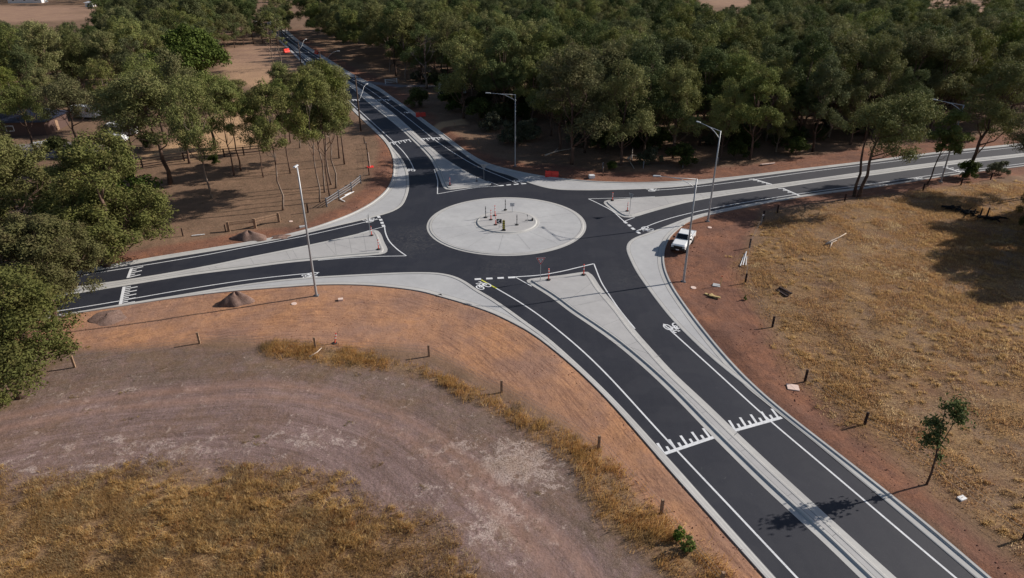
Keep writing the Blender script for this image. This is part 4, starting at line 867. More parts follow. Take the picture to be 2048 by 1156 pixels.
b = at(1541, 470); b = at(1520, 455); t = thing('survey_stake', 'thin grey stake leaning at the corner of the wire fence', 'stake', b); MB().tube([(0, 0, -.2), (.15, 0, 1.6)], .05, 5).build('stake', M['timber_g'], t); MB().box((.15, 0, 1.5), (.2, .06, .2)).build('ribbon', M['white'], t)
# traffic cone lying by the far left verge
b = at(741, 338); t = thing('traffic_sign', 'fallen red work sign beside a thin post on the far left verge', 'sign', b, .4); MB().box((0, 0, .1), (1.1, .7, .06), M=Matrix.Rotation(.2, 4, 'X')).build('sign_plate', M['red'], t); MB().tube([(0, 0, 0), (-.1, .1, 2.6)], .05, 5).build('post', M['lid'], t)
def branchy(px, py, pts, mat, label, rads, name='fallen_branch', cat='branch'):
    b = at(px, py); m = MB()
    for i, seg in enumerate(pts):
        P = []
        for x, y, z in seg: g = at(x, y); P.append((g[0] - b[0], g[1] - b[1], g[2] - b[2] + z))
        m.tube(P, [rads[i] * (1 - .6 * k / (len(P) - 1)) for k in range(len(P))], 6)
    o = m.build(name, mat, smooth=True); o.location = b; return tag(o, label, cat)
branchy(1665, 490, [[(1650,496,.2),(1662,490,.3),(1674,487,.5),(1689,480,.7)],[(1648,488,.1),(1656,490,.2)],[(1662,494,.2),(1658,503,.1)],[(1655,495,.1),(1672,489,.3)]], M['deadwood'], 'bleached fallen branch lying in the dry grass of the right field', [.12,.07,.07,.09])
def burnt(px, py, label):
    b = at(px, py); g = np.random.default_rng(4); m = MB(); A = [at(1888, 417), at(1912, 424), at(1940, 433), at(1975, 441), at(2006, 441)]
    def pt(u): u = u * 4; i = min(int(u), 3); f = u - i; return np.array(A[i]) * (1 - f) + np.array(A[i + 1]) * f - np.array(b)
    for k in range(46):
        u = g.uniform(0, .86); c = pt(u) + g.normal(size=3) * np.array([.25, .3, 0]); c[2] = g.uniform(.1, .55) * (1 - u * .5); a = g.normal(-.35, .5); L_ = g.uniform(.4, 1.9); e = np.array([math.cos(a) * L_, math.sin(a) * L_, g.normal() * .25]); q = c + e * .5 + g.normal(size=3) * .12; r0 = g.uniform(.06, .26) * (1 - u * .5)
        m.tube([Vector(c), Vector(q), Vector(c + e)], [r0, r0 * g.uniform(.6, 1.1), r0 * .35], 6)
    for k in range(4):
        c = pt(.45 + k * .09); m.tube([Vector(c), Vector(c + np.array([.1, .1, .8 + .3 * k % 2])), Vector(c + np.array([.4, .1, 1.1]))], [.14, .09, .03], 5)
    o = m.build('burnt_log', M['charred']); o.location = b; return tag(o, label, 'log')
burnt(1940, 432, 'black charred heap of a fallen log in the right field')
branchy(1265, 325, [[(1255,322,.3),(1264,318,.6),(1276,322,.8),(1296,321,.9)],[(1263,323,.2),(1264,312,1.5)],[(1258,324,.2),(1268,340,.1)],[(1284,322,.5),(1310,319,.9)]], M['deadwood'], 'pale dead fallen branches at the forest edge right of the red barrier', [.2,.14,.12,.12])
branchy(1060, 205, [[(1030,215,4),(1045,222,4.6),(1060,219,5),(1075,224,5.5)]], M['deadwood'], 'bare pale limb leaning in the forest right of the far lamp', [.18])
for (lx_, ly_, z_, dx_) in ((1310, 250, 7, 34), (1180, 215, 9, -26), (1475, 240, 8, 28), (1075, 235, 6, 24), (1600, 225, 9, -22)):
    branchy(lx_, ly_, [[(lx_, ly_, z_ - 3), (lx_ + dx_ * .3, ly_ - 4, z_), (lx_ + dx_ * .7, ly_ - 8, z_ + 2), (lx_ + dx_, ly_ - 10, z_ + 3.2)], [(lx_ + dx_ * .3, ly_ - 4, z_), (lx_ + dx_ * .2, ly_ - 10, z_ + 3)]], M['deadwood'], 'bare bleached limb caught in the canopy ' + {1310: 'left of the lamp behind the ute', 1180: 'above the twin trunk gum', 1475: 'above the pale kerb stone', 1075: 'right of the far street lamp', 1600: 'left of the roadside umbrella gum'}[lx_], [.17, .11])
branchy(1120, 300, [[(1090,312,.1),(1115,305,.3),(1150,300,.4)],[(1110,304,.2),(1120,296,.5)]], M['deadwood'], 'fallen dead branch on the forest floor beyond the red barrier', [.16,.1])
branchy(700, 712, [[(620,722,.1),(636,714,.2),(645,706,.3)]], M['deadwood'], 'bleached stick lying in the near band of dry grass', [.08])

# ------------------------------------------------------------ trees
def tree_meshes(name, seed, H, cw, z0, leafmat, bark, nl=7, ncl=60, nleaf=105, L=.50, W=.27, tr=.22, lean=(0, 0), flat=.8, crad=.1, leafs=True, stems=1, tl=1.0):
    g = np.random.default_rng(seed); ch = H - z0; lobes = []
    lx, ly = lean
    for i in range(nl):
        if i == 0: a, rr, f = 0, .04, .92
        else: a = i * 2.4 + g.uniform(-.4, .4); f = g.uniform(.08, .82); rr = g.uniform(.55, 1.0) * (.42 if f > .6 else .62)
        rl = cw * g.uniform(.19, .28); fz = z0 + ch * f
        fz = min(fz, H - rl * flat * .9); fz = max(fz, z0 + rl * flat * .5)
        lobes.append((np.array([math.cos(a) * rr * cw * .5 + lx * fz / H, math.sin(a) * rr * cw * .5 + ly * fz / H, fz]), rl))
    cl = []
    tries = 0
    while len(cl) < ncl and tries < ncl * 30:
        tries += 1; c, rl = lobes[tries % nl]; d = g.normal(size=3); d /= np.linalg.norm(d)
        if d[2] < -.35: continue
        p = c + d * rl * np.array([1, 1, flat]) * g.uniform(.7, 1.08)
        if any(np.sum((p - q[0])**2) < (cw * crad * .62)**2 for q in cl): continue
        cl.append((p, cw * crad * g.uniform(.75, 1.25), tries % nl))
    # wood
    mb = MB(); zt = z0 + ch * .5; n = 7
    wob = lambda k: (lx * tl * k + g.normal() * .008 * H * (k > 0), ly * tl * k + g.normal() * .008 * H * (k > 0))
    tp = []
    for i in range(n):
        k = i / (n - 1); w = wob(k * zt / H); tp.append((w[0], w[1], -.3 if i == 0 else k * zt))
    mb.tube([Vector(p) for p in tp], [tr * (1.25 if i == 0 else 1 - .62 * i / (n - 1)) for i in range(n)], 8)
    for q in range(1, stems):
        a = q * 2.1; mb.tube([Vector((.7 * math.cos(a) + (tp[i][0] + .9 * math.cos(a + .4) * i / (n - 1)) * 1.0, .7 * math.sin(a) + tp[i][1] + .6 * math.sin(a) * i / (n - 1), tp[i][2])) for i in range(n)], [tr * (1.0 if i == 0 else .85 - .55 * i / (n - 1)) for i in range(n)], 8)
    def on_trunk(z):
        for a, b in zip(tp[:-1], tp[1:]):
            if a[2] <= z <= b[2]: t_ = (z - a[2]) / (b[2] - a[2] + 1e-6); return np.array(a) * (1 - t_) + np.array(b) * t_
        return np.array(tp[-1])
    for i, (c, rl) in enumerate(lobes):
        s = on_trunk(min(zt, max(z0 * .55, c[2] - max(2.0, ch * .35)))); e = c - np.array([0, 0, rl * .3]); m1 = s * .55 + e * .45 + np.array([(e - s)[0] * .12, (e - s)[1] * .12, -.25 + g.normal() * .25])
        mb.tube([Vector(s), Vector(m1), Vector(e)], [tr * .42, tr * .28, tr * .13], 6)
    for p, r_, li in cl:
        c = lobes[li][0] - np.array([0, 0, lobes[li][1] * .3]); m1 = (c + p) / 2 + g.normal(size=3) * .12 * lobes[li][1]
        mb.tube([Vector(c), Vector(m1), Vector(p)], [tr * .13, tr * .09, tr * .035], 4, cap=False)
    me = bpy.data.meshes.new(name + '_trunk'); me.from_pydata(mb.v, [], mb.f); me.materials.append(M[bark]); me.polygons.foreach_set('use_smooth', [True] * len(me.polygons))
    if not leafs: return me, None, H
    N = len(cl) * nleaf; C = np.repeat(np.array([c[0] for c in cl]), nleaf, 0); Rr = np.repeat(np.array([c[1] for c in cl]), nleaf)
    d = g.normal(size=(N, 3)); d[:, 2] += .18; d /= np.linalg.norm(d, axis=1)[:, None]
    P = C + d * (Rr * (g.uniform(.2, 1.0, N) ** .5) * g.uniform(.7, 1.3, N))[:, None] * np.array([1, 1, .85])
    nrm = d * .75 + g.normal(size=(N, 3)) * .5 + np.array([0, 0, .25]); nrm /= np.linalg.norm(nrm, axis=1)[:, None]
    t_ = np.cross(nrm, g.normal(size=(N, 3))); t_ /= np.linalg.norm(t_, axis=1)[:, None] + 1e-9; b_ = np.cross(nrm, t_)
    sz = g.uniform(.65, 1.3, N)[:, None]; t_ = t_ * L / 2 * sz; b_ = b_ * W / 2 * sz
    Vv = np.stack([P - t_, P - b_ + t_ * .15, P + t_, P + b_ + t_ * .15], 1).reshape(-1, 3); Ff = np.arange(N * 4).reshape(N, 4)
    cm = mesh_np(name + '_crown', Vv, Ff, M[leafmat]); return me, cm, H
PROTO = {}
def proto(key, *a, **k): PROTO[key] = tree_meshes(key, *a, **k)
for i in range(4): proto('gum%d' % i, 10 + i, 16, 9.4 + (i % 3) * .8, 4.6, 'leaf_gum', 'bark_mid', nl=10 + i % 2, ncl=92, nleaf=185, L=.32, W=.13, crad=.098)
for i in range(4): proto('dark%d' % i, 30 + i, 17, 9 + (i % 3), 4.4, 'leaf_dark', 'bark_dark', nl=11, ncl=88, nleaf=185, L=.32, W=.13, crad=.098)
for i in range(2): proto('olive%d' % i, 40 + i, 15.5, 9.8, 3.6, 'leaf_olive', 'bark_pale', nl=10, ncl=92, nleaf=185, L=.32, W=.13, crad=.098)
for i in range(4): proto('slender%d' % i, 50 + i, 17.5, 7.0, 8.4, 'leaf_olive' if i % 2 else 'leaf_gum', 'bark_pale' if i % 2 else 'bark_mid', nl=8, ncl=66, nleaf=190, L=.30, W=.11, tr=.14, crad=.115)
proto('airy0', 60, 14, 9.5, 6.2, 'leaf_gum', 'bark_pale', nl=9, ncl=72, nleaf=190, L=.30, W=.11, tr=.17, crad=.1, lean=(1.0, 0))
proto('airy1', 61, 14, 10.5, 6.2, 'leaf_gum', 'bark_dark', nl=9, ncl=80, nleaf=200, L=.30, W=.12, tr=.24, crad=.1, lean=(-.8, 0))
proto('big0', 70, 14, 13, 2.4, 'leaf_olive', 'bark_mid', nl=12, ncl=160, nleaf=420, L=.25, W=.12, tr=.34, crad=.075, lean=(2.6, 0))
proto('big1', 71, 14, 13, 3.0, 'leaf_olive', 'bark_mid', nl=11, ncl=150, nleaf=400, L=.25, W=.12, tr=.34, crad=.075)
proto('low0', 72, 9, 11, .6, 'leaf_low', 'bark_mid', nl=10, ncl=130, nleaf=420, L=.2, W=.10, tr=.25, crad=.08)
proto('green0', 80, 14, 14, 2.0, 'leaf_green', 'bark_dark', nl=12, ncl=95, nleaf=210, L=.5, W=.3, tr=.35, crad=.10, flat=.75)
proto('conifer0', 82, 9, 7.5, .6, 'leaf_conifer', 'bark_dark', nl=10, ncl=80, nleaf=130, L=.4, W=.2, crad=.11)
proto('road0', 90, 14, 11.5, 7.2, 'leaf_gum', 'bark_dark', nl=9, ncl=90, nleaf=230, L=.30, W=.13, tr=.26, flat=.7, lean=(3.2, 0), tl=.3, stems=2)
proto('road1', 91, 18, 10, 6.0, 'leaf_gum', 'bark_dark', nl=10, ncl=95, nleaf=210, L=.30, W=.13, tr=.32, flat=.9, lean=(2.2, 0))
proto('road2', 92, 13, 6.0, 6.2, 'leaf_gum', 'bark_dark', nl=7, ncl=50, nleaf=120, L=.4, W=.2, tr=.12, crad=.13, lean=(2.2, .5))
proto('bush0', 95, 3.2, 4.6, .2, 'leaf_grey', 'bark_mid', nl=6, ncl=30, nleaf=90, L=.32, W=.17, tr=.07, crad=.14)
proto('bush1', 96, 2.8, 4.0, .2, 'leaf_conifer', 'bark_mid', nl=6, ncl=30, nleaf=90, L=.32, W=.17, tr=.07, crad=.14)
proto('dead0', 97, 14, 10, 4, 'leaf_gum', 'bark_pale', nl=9, ncl=90, leafs=False, tr=.26)
proto('sprig0', 98, 1.3, 1.3, .1, 'leaf_green', 'bark_mid', nl=4, ncl=14, nleaf=40, L=.2, W=.1, tr=.02, crad=.16)
proto('sparse0', 99, 15, 7, 5, 'leaf_gum', 'bark_pale', nl=8, ncl=26, nleaf=45, L=.4, W=.2, tr=.17, crad=.1)
def sapling():
    """roadside sapling: thin stem, right-hand limb with a leaf ball, clumps left and low"""
    b = at(1852, 971); t = thing('gum_tree', 'lone slim gum sapling at the lower right edge of the red verge', 'tree', b); m = MB()
    m.tube([(0, 0, -.2), (.05, 0, 1.0), (-.05, 0, 2.4), (-.25, 0, 3.6), (-.45, 0, 5.2), (-.55, .1, 6.6)], [.085, .07, .06, .05, .035, .015], 7)
    m.tube([(-.1, 0, 3.0), (.15, .05, 4.2), (.45, .1, 5.6), (.5, .1, 6.6)], [.045, .035, .025, .012], 6)
    m.tube([(-.22, 0, 3.4), (-.7, -.1, 3.9), (-1.0, -.1, 4.3)], [.03, .02, .01], 5).tube([(-.35, 0, 4.4), (-.9, .1, 5.0), (-1.3, .1, 5.3)], [.03, .02, .01], 5).tube([(0, 0, 2.0), (.2, .05, 2.3)], [.02, .01], 5)
    m.build('trunk', M['bark_dark'], t, smooth=True)
    g = np.random.default_rng(5); cls = [(.1, .1, 6.6, .55), (.5, .1, 6.2, .6), (.7, .1, 5.5, .5), (.2, .2, 5.9, .4), (-.8, .1, 5.2, .5), (-1.25, .1, 5.2, .42), (-.6, -.1, 4.4, .5), (-1.1, -.1, 4.1, .5), (-.8, .1, 3.7, .42), (-.35, .2, 4.8, .35), (-.3, 0, 3.7, .35), (.22, .05, 2.4, .28), (-.5, .1, 6.5, .3)]
    P = np.concatenate([np.array(c[:3]) + (lambda d: d / np.linalg.norm(d, axis=1)[:, None])(g.normal(size=(int(330 * c[3]), 3))) * c[3] * 1.3 * np.abs(g.normal(0, .62, (int(330 * c[3]), 1))) for c in cls]); N = len(P)
    n_ = g.normal(size=(N, 3)) + np.array([0, 0, .4]); n_ /= np.linalg.norm(n_, axis=1)[:, None]; a = np.cross(n_, g.normal(size=(N, 3))); a /= np.linalg.norm(a, axis=1)[:, None]; c_ = np.cross(n_, a)
    a *= .13; c_ *= .065; V_ = np.stack([P - a, P - c_, P + a, P + c_], 1).reshape(-1, 3)
    link(bpy.data.objects.new('crown', mesh_np('crown', V_, np.arange(N * 4).reshape(N, 4), M['leaf_dark'])), t)
sapling()
NTREE = 0
def put(key, loc, H, rz, label, group=None, wide=1.0, name='gum_tree', cat='tree'):
    global NTREE; NTREE += 1
    tm, cm, h0 = PROTO[key]; s = H / h0
    t = thing(name, label, cat, loc, rz, group); t.scale = (s * wide, s * wide, s)
    link(bpy.data.objects.new('trunk' if 'bush' not in key else 'stem', tm), t)
    if cm: link(bpy.data.objects.new('crown' if 'bush' not in key and 'sprig' not in key else 'foliage', cm), t)
    return t
TREES = [ # base px, top y px, proto, rz, width, label
 (118,652,440,'big1',.6,1.18,'olive gum with pale forked trunk in front of the left road at the frame edge'),
 (212,533,280,'big0',0,1.18,'largest olive gum overhanging the left road with a spreading crown'),
 (40,520,285,'big1',2.0,1.1,'broad olive gum at the left frame edge behind the left road'),
 (42,796,575,'low0',1.0,1.2,'dark low spreading tree at the left frame edge below the left road'),
 (-110,690,560,'low0',3.0,1.2,'dense tree cut by the left frame edge beside the near verge'),
 (248,455,312,'conifer0',.4,1.2,'deep green bushy tree behind the big olive gum on the left'),
 (424.4,397.4,165,'airy0',3.3,.75,'gum with a bare pale leaning trunk standing alone in the left grassland'),
 (340.8,370,150,'airy1',.0,1.25,'dark trunked forked gum in front of the paddock fence'),
 (270,337,180,'airy0',.5,1.2,'pale forked gum in front of the white car'),
 (379,329,105,'gum1',1.0,.8,'thick black trunked gum behind the paddock fence rail'),
 (468.4,352.4,175,'slender0',.3,1.1,'dark thin trunked gum left of the paddock fence end'),
 (482,343.6,165,'slender2',2.0,1.1,'second thin dark gum just right of its twin at the paddock fence'),
 (527,355,195,'slender2',4.0,1.0,'thin gum right at the end of the paddock fence'),
 (565.2,422.8,172,'slender1',1.2,1.0,'pale forked gum nearest the left road'),
 (580.8,346.5,165,'slender0',5.0,1.0,'reddish thin trunked gum in the middle of the left grassland'),
 (580.8,287,130,'slender2',1.4,1.1,'gum standing behind the left grassland with a short dark trunk'),
 (639.5,406.2,150,'slender1',.4,.85,'pale slender gum at the left of the tall cluster beside the far road'),
 (649.3,386.6,140,'slender3',2.2,.95,'second pale slender gum in the tall cluster beside the far road'),
 (660,396.4,150,'slender0',3.9,.85,'red brown slender gum in the middle of the tall cluster'),
 (663,371,130,'slender3',5.1,1.0,'thin grey gum behind the middle of the tall cluster'),
 (671.7,378.8,135,'slender1',1.9,.95,'curved slender gum at the right of the tall cluster'),
 (678.6,319.2,135,'slender0',.9,1.05,'dark gum at the back of the tall cluster'),
 (689.3,330.9,138,'slender2',2.8,1.1,'dark leaning gum with low foliage nearest the far road'),
 (600,300,150,'slender1',2.2,1.1,'gum with its crown merging behind the left of the tall cluster'),
 (500,300,165,'slender3',1.2,1.15,'gum beyond the right end of the paddock fence'),
 (430,300,150,'airy1',4.2,1.1,'gum behind the paddock fence beside the black trunked gum'),
 (330,290,125,'airy1',4.2,1.0,'gum behind the white car with a rounded crown'),
 (230,262,120,'olive0',1.2,.9,'olive gum behind the caravan in the yard'),
 (110,250,140,'gum3',2.2,1.0,'gum behind the brick house roof'),
 (15,262,120,'olive1',3.2,1.1,'olive gum behind the house at the left frame edge'),
 (72,303,172,'airy1',1.5,1.0,'pale trunked gum standing at the driveway of the brick house'),
 (160,310,160,'airy1',3.0,1.05,'two stemmed gum beside the grey yard on the left'),
 (-30,330,160,'gum0',1.0,1.2,'dense gum at the left frame edge beside the brick house'),
 (395,215,66,'green0',.5,1.05,'rounded bright green tree at the edge of the brown field'),
 (564,140,30,'sparse0',1.0,1.0,'thin leafed grey tree at the corner of the brown field'),
 (548,138,45,'dead0',2.0,.6,'bare grey tree beside the thin leafed one at the brown field'),
 (853,178,62,'dead0',.3,1.2,'bleached bare tree with spreading white limbs beyond the far road'),
 (927,238.7,80,'gum2',1.0,1.05,'broad gum with a dark trunk behind the red barrier on the far road'),
 (1118.6,302,95,'gum0',2.0,1.05,'large gum with a leaning black trunk at the forest edge right of the far lamp'),
 (1143,331.5,105,'gum3',.7,1.15,'front gum with a twin black trunk behind the long red barrier'),
 (1168.7,307,125,'dark1',4.0,1.0,'thin trunked gum to the right of the twin trunk gum'),
 (1196.8,285,90,'gum1',1.8,1.0,'gum with a pale red soil patch at its foot'),
 (1241.5,332,130,'gum2',3.0,.95,'gum at the forest edge above the pale fallen branches'),
 (1287,316,112,'dark2',5.0,1.0,'dark gum just right of the pale fallen branches'),
 (1345,318,140,'gum3',1.0,.95,'forest edge gum left of the lamp behind the ute'),
 (1399,290,100,'dark0',.2,1.05,'tall dark gum at the forest edge behind the double armed lamp pole'),
 (1440,318,160,'gum1',.2,.85,'gum right of the lamp at the forest edge'),
 (1499,320,130,'gum0',.9,1.0,'gum above the pale kerb stone at the forest edge'),
 (1552,305,190,'olive0',1.9,.8,'short bright olive gum at the forest edge above the kerb'),
 (1625,305,120,'dark3',2.5,1.0,'dark gum at the forest edge left of the twin roadside trees'),
 (1716,398.7,203,'road0',.0,1.05,'umbrella crowned gum with twin black trunks beside the right road'),
 (1853,370,228,'road2',.0,1.15,'thin leaning roadside gum in front of the far street lamp'),
 (1931,356,128,'road1',.2,1.0,'tall forked roadside gum near the right frame edge'),
 (2085,395,235,'road0',2.0,1.0,'gum partly outside the right frame edge beside the wire fence'),
 (2052,470,358,'low0',2.0,.5,'small leafy tree clipped by the right frame edge'),
 (1700,292,150,'gum2',5.0,1.0,'forest gum behind the twin trunk roadside tree'),
 (1800,280,140,'dark1',3.0,1.05,'dark forest gum behind the thin leaning roadside gum'),
 (2010,262,90,'gum1',4.2,1.1,'tall forest gum near the right frame edge behind the road'),
]
for bx, by, ty, key, rz, wd, lab in TREES:
    H = height_at(bx, by, ty); H = min(max(H, 3), 22); put(key, at(bx, by), H, rz, lab, None, wd)
for p, H, rz, lab in (((83, 86), 15, 1.0, 'gum outside the right frame edge shading the dry field'), ((77, 77), 15, 3.0, 'second gum outside the right frame edge shading the dry field'), ((70, 69), 12, 5.0, 'third gum outside the right frame edge shading the dry field')):
    put('low0', (p[0], p[1], gz(*p)), H, rz, lab, None, .8)
BUSH = [(985,262,1.2,'bush0','grey green shrub under the broad gum by the far road'),(1020,285,1.3,'bush0','large grey shrub left of the far street lamp'),(1050,280,1.2,'bush0','grey shrub right behind the far street lamp'),(1005,250,1.4,'bush1','dark green shrub behind the grey shrubs'),
 (840,215,1.4,'bush1','dark green shrub on the far verge in front of the caravan'),(905,222,1.5,'bush1','dense green shrub behind the far red barrier'),(960,245,1.6,'bush1','tall green shrub between the gum and the grey shrubs'),
 (1222,342,.5,'bush1','tiny dark shrub at the forest edge by the thin post'),(1213,300,1.3,'bush1','round dark shrub right of the red soil patch'),(1300,330,1.0,'bush0','grey shrub beside the pale fallen branches'),(1360,330,1.2,'bush1','dark shrub under the forest edge behind the right island'),(1470,318,1.0,'bush1','low shrub at the forest edge above the road comb'),
 (1590,312,1.0,'bush1','small green shrub at the forest edge above the bright olive gum'),(1995,352,.8,'bush0','small thin shrub beside the right road'),(1935,357,.9,'bush1','leafy regrowth at the foot of the tall forked roadside gum'),(430,330,.5,'bush1','tiny shrub under the paddock fence'),
 (118,318,1.2,'bush1','round shrub in the yard beside the driveway'),(300,300,1.0,'bush1','shrub behind the paddock fence near the white car'),(1320,300,1.3,'bush1','leafy undergrowth below the forest edge gums'),(1160,290,1.1,'bush0','grey undergrowth behind the twin trunk gum')]
for i, (x, y, s, k, lab) in enumerate(BUSH): put(k, at(x, y), 2.9 * s, i * 1.3, lab, 'shrubs at the forest edge', 1.0, 'shrub', 'shrub')
for i, (x, y, s, lab) in enumerate(((1356,1083,1.0,'small bright green weed in the near grass band, upper of the pair'),(1374,1106,1.1,'small bright green weed in the near grass band, lower of the pair'),(1490,600,.5,'low green weed on the red verge beside the yellow timber scraps'))):
    put('sprig0', at(x, y), s, i * 2.0, lab, None, 1.0, 'weed', 'weed')

# forest scatter
for i_, (bx, by, hh_) in enumerate(((452,104,11),(470,96,12),(488,91,11.5),(507,88,12.5),(525,87,11),(541,86,12),(554,84,13),(566,78,12),(572,70,12),(548,72,13),(578,64,13),(533,76,12))):
    put(['gum0', 'dark1', 'gum2', 'dark0', 'gum1'][i_ % 5], at(bx, by), hh_, i_ * 1.7, ['first', 'second', 'third', 'fourth', 'fifth', 'sixth', 'seventh', 'eighth', 'ninth', 'tenth', 'eleventh', 'twelfth'][sorted(range(12), key=lambda q: (452,470,488,507,525,541,554,566,572,548,578,533)[q]).index(i_)] + ' gum from the left along the back edge of the brown field', 'gums along the back of the brown field')
g = np.random.default_rng(11)
F_RIGHT = GL([(590,55),(650,96),(705,126),(800,158),(870,188),(945,218),(1010,250),(1100,278),(1200,300),(1300,312),(1400,300),(1520,306),(1700,288),(1850,266),(2048,244),(2350,210)]) + [(330, 210), (300, 330), (-60, 345), (-112, 320)]
F_LEFT = GL([(-500,290),(-120,270),(0,245),(60,232),(150,205),(215,200),(280,208),(330,190),(360,165),(440,150),(452,96),(520,80),(560,78),(575,70)]) + [(-125, 335), (-330, 345), (-420, 260)]
F_LEFT2 = GL([(200,250),(330,240),(420,225),(520,200),(560,175),(620,165),(560,240),(470,280),(380,270),(300,290)])
def top_limit(px):
    if px < 195: return 46
    if 195 <= px < 1390: return -400
    if px < 1525: return 9
    if px < 1845: return -400
    if px < 1975: return 13
    return -20
named = [(o.location.x, o.location.y) for o in COL.objects if o.name.startswith('gum_tree')]
pts = []
cell = {}
def try_add(x, y, dmin):
    k = (int(x // 6), int(y // 6))
    for i in range(-2, 3):
        for j in range(-2, 3):
            for q in cell.get((k[0] + i, k[1] + j), ()):
                if (q[0] - x)**2 + (q[1] - y)**2 < dmin * dmin: return False
    cell.setdefault(k, []).append((x, y)); return True
for q in named: cell.setdefault((int(q[0] // 6), int(q[1] // 6)), []).append(q)
NROAD = resample(GL([(565,72),(590,92),(635,122),(690,165),(750,215),(830,285)]), 4)
NROAD = np.concatenate([[NROAD[0] + (NROAD[0] - NROAD[3]) * .8], NROAD])
for poly, cnt in ((F_RIGHT, 16000), (F_LEFT, 9000)):
    A = np.array(poly); x = g.uniform(A[:, 0].min(), A[:, 0].max(), cnt); y = g.uniform(A[:, 1].min(), A[:, 1].max(), cnt)
    s = sdist(x, y, poly); rd = pdist(x, y, NROAD)
    fld = sdist(x, y, GL(Z_FIELD))
    for xx, yy, ss, r_, fl in zip(x, y, s, rd, fld):
        if ss < 0 or r_ < 9.5 or fl > -3: continue
        H = float(g.uniform(13.5, 19.5)); p = PXY((xx, yy, H))
        b0 = PXY((xx, yy, 0))
        if p[0] < -120 or p[0] > 2170: continue
        if p[1] < top_limit(p[0]): 
            H2 = H * .7; p = PXY((xx, yy, H2))
            if p[1] < top_limit(p[0]): continue
            H = H2
        if not try_add(xx, yy, 5.7 if yy < 190 else 7.0): continue
        pts.append((xx, yy, H, g.uniform(0, 6.28), int(g.integers(0, 10))))
pts.sort(key=lambda q: math.hypot(q[0], q[1]))
FK = ['gum0', 'dark0', 'gum1', 'dark1', 'olive0', 'gum2', 'dark2', 'gum3', 'dark3', 'olive1']
NI = 298 - (NTREE - len(BUSH) - 3)
LOOK = {'gum': 'mid green', 'dar': 'dark green', 'oli': 'olive'}
BANDS = [(0, 'at the far left'), (330, 'left of the brown field'), (620, 'along the far road'), (850, 'behind the bare white limbed tree'), (1030, 'behind the far street lamp'), (1200, 'behind the long red barrier'), (1400, 'behind the right island'), (1600, 'above the pale kerb stone'), (1800, 'behind the twin trunked gum'), (3000, 'at the far right')]
ORD = ['first', 'second', 'third', 'fourth', 'fifth', 'sixth', 'seventh', 'eighth', 'ninth', 'tenth', 'eleventh', 'twelfth', 'thirteenth', 'fourteenth', 'fifteenth', 'sixteenth', 'seventeenth', 'eighteenth', 'nineteenth', 'twentieth', 'twenty first', 'twenty second', 'twenty third', 'twenty fourth']
buckets = {}
for q in pts[:NI]:
    top = PXY((q[0], q[1], q[2] * .8)); bi = next(k for k, (x_, _) in enumerate(BANDS) if top[0] < x_ or k == len(BANDS) - 1)
    dep = 'front rows' if top[1] > 170 else ('middle rows' if top[1] > 100 else 'back rows')
    buckets.setdefault((FK[q[4]][:3], dep, bi), []).append((top[0], q))
for (lk, dep, bi), L_ in buckets.items():
    L_.sort(key=lambda e: e[0])
    for k, (_, q) in enumerate(L_):
        wood = 'wood' if bi <= 1 else 'forest'
        put(FK[q[4]], (q[0], q[1], gz(q[0], q[1])), q[2], q[3], (ORD[min(k, 23)] + ' from left, ' if len(L_) > 1 else 'single ') + LOOK[lk] + ' gum, %s of %s %s' % (dep, wood, BANDS[bi][1]), 'gums of the ' + wood)
rest = pts[NI:]
# far tree lines beyond the fields
for cnt, (x0, x1, y0, y1) in ((60, (-420, -215, 470, 560)), (40, (120, 420, 560, 640)), (60, (-215, 120, 520, 640)), (25, (-520, -250, 300, 335)), (22, (230, 330, 480, 520))):
    for _ in range(cnt): rest.append((g.uniform(x0, x1), g.uniform(y0, y1), g.uniform(9, 15), g.uniform(0, 6.28), int(g.integers(0, 10))))
for _ in range(70):
    a_ = (g.uniform(-430, -190), g.uniform(497, 565))
    if math.hypot(a_[0] - G(57, 6)[0], a_[1] - G(57, 6)[1]) > 17 and a_[0] < 999: rest.append((a_[0], a_[1], g.uniform(8, 13), g.uniform(0, 6.28), int(g.integers(0, 10))))
for _ in range(80): rest.append((g.uniform(225, 430), g.uniform(395, 560), g.uniform(8, 14), g.uniform(0, 6.28), int(g.integers(0, 10))))
rest = [q for q in rest if not (400 < q[1] < 496 and sdist(np.array([q[0]]), np.array([q[1]]), GL(Z_FAR))[0] > -4)]
print('TREES individual', NTREE, 'far', len(rest))
pm = bpy.data.meshes.new('far_woodland'); pm.from_pydata([(q[0], q[1], 0) for q in rest], [], [])
for nm, dt, vals in (('scl', 'FLOAT', [q[2] / 16 for q in rest]), ('rot', 'FLOAT', [q[3] for q in rest]), ('idx', 'INT', [q[4] % 6 for q in rest])):
    a = pm.attributes.new(nm, dt, 'POINT'); a.data.foreach_set('value', vals)
fw = tag(link(bpy.data.objects.new('far_woodland', pm)), 'far wooded backdrop of gum crowns merging at the top of the view', 'woodland', None, 'stuff')
ng = bpy.data.node_groups.new('woodland', 'GeometryNodeTree'); ng.interface.new_socket('Geometry', in_out='INPUT', socket_type='NodeSocketGeometry'); ng.interface.new_socket('Geometry', in_out='OUTPUT', socket_type='NodeSocketGeometry')
gi, go = ng.nodes.new('NodeGroupInput'), ng.nodes.new('NodeGroupOutput'); iop = ng.nodes.new('GeometryNodeInstanceOnPoints'); g2i = ng.nodes.new('GeometryNodeGeometryToInstance')
keys = ['gum0', 'dark0', 'gum1', 'dark1', 'olive0', 'gum2']
crown_of = {}
for o in COL.objects:
    if o.type == 'MESH' and o.parent and o.name.startswith('crown'): crown_of.setdefault(o.data.name, o)
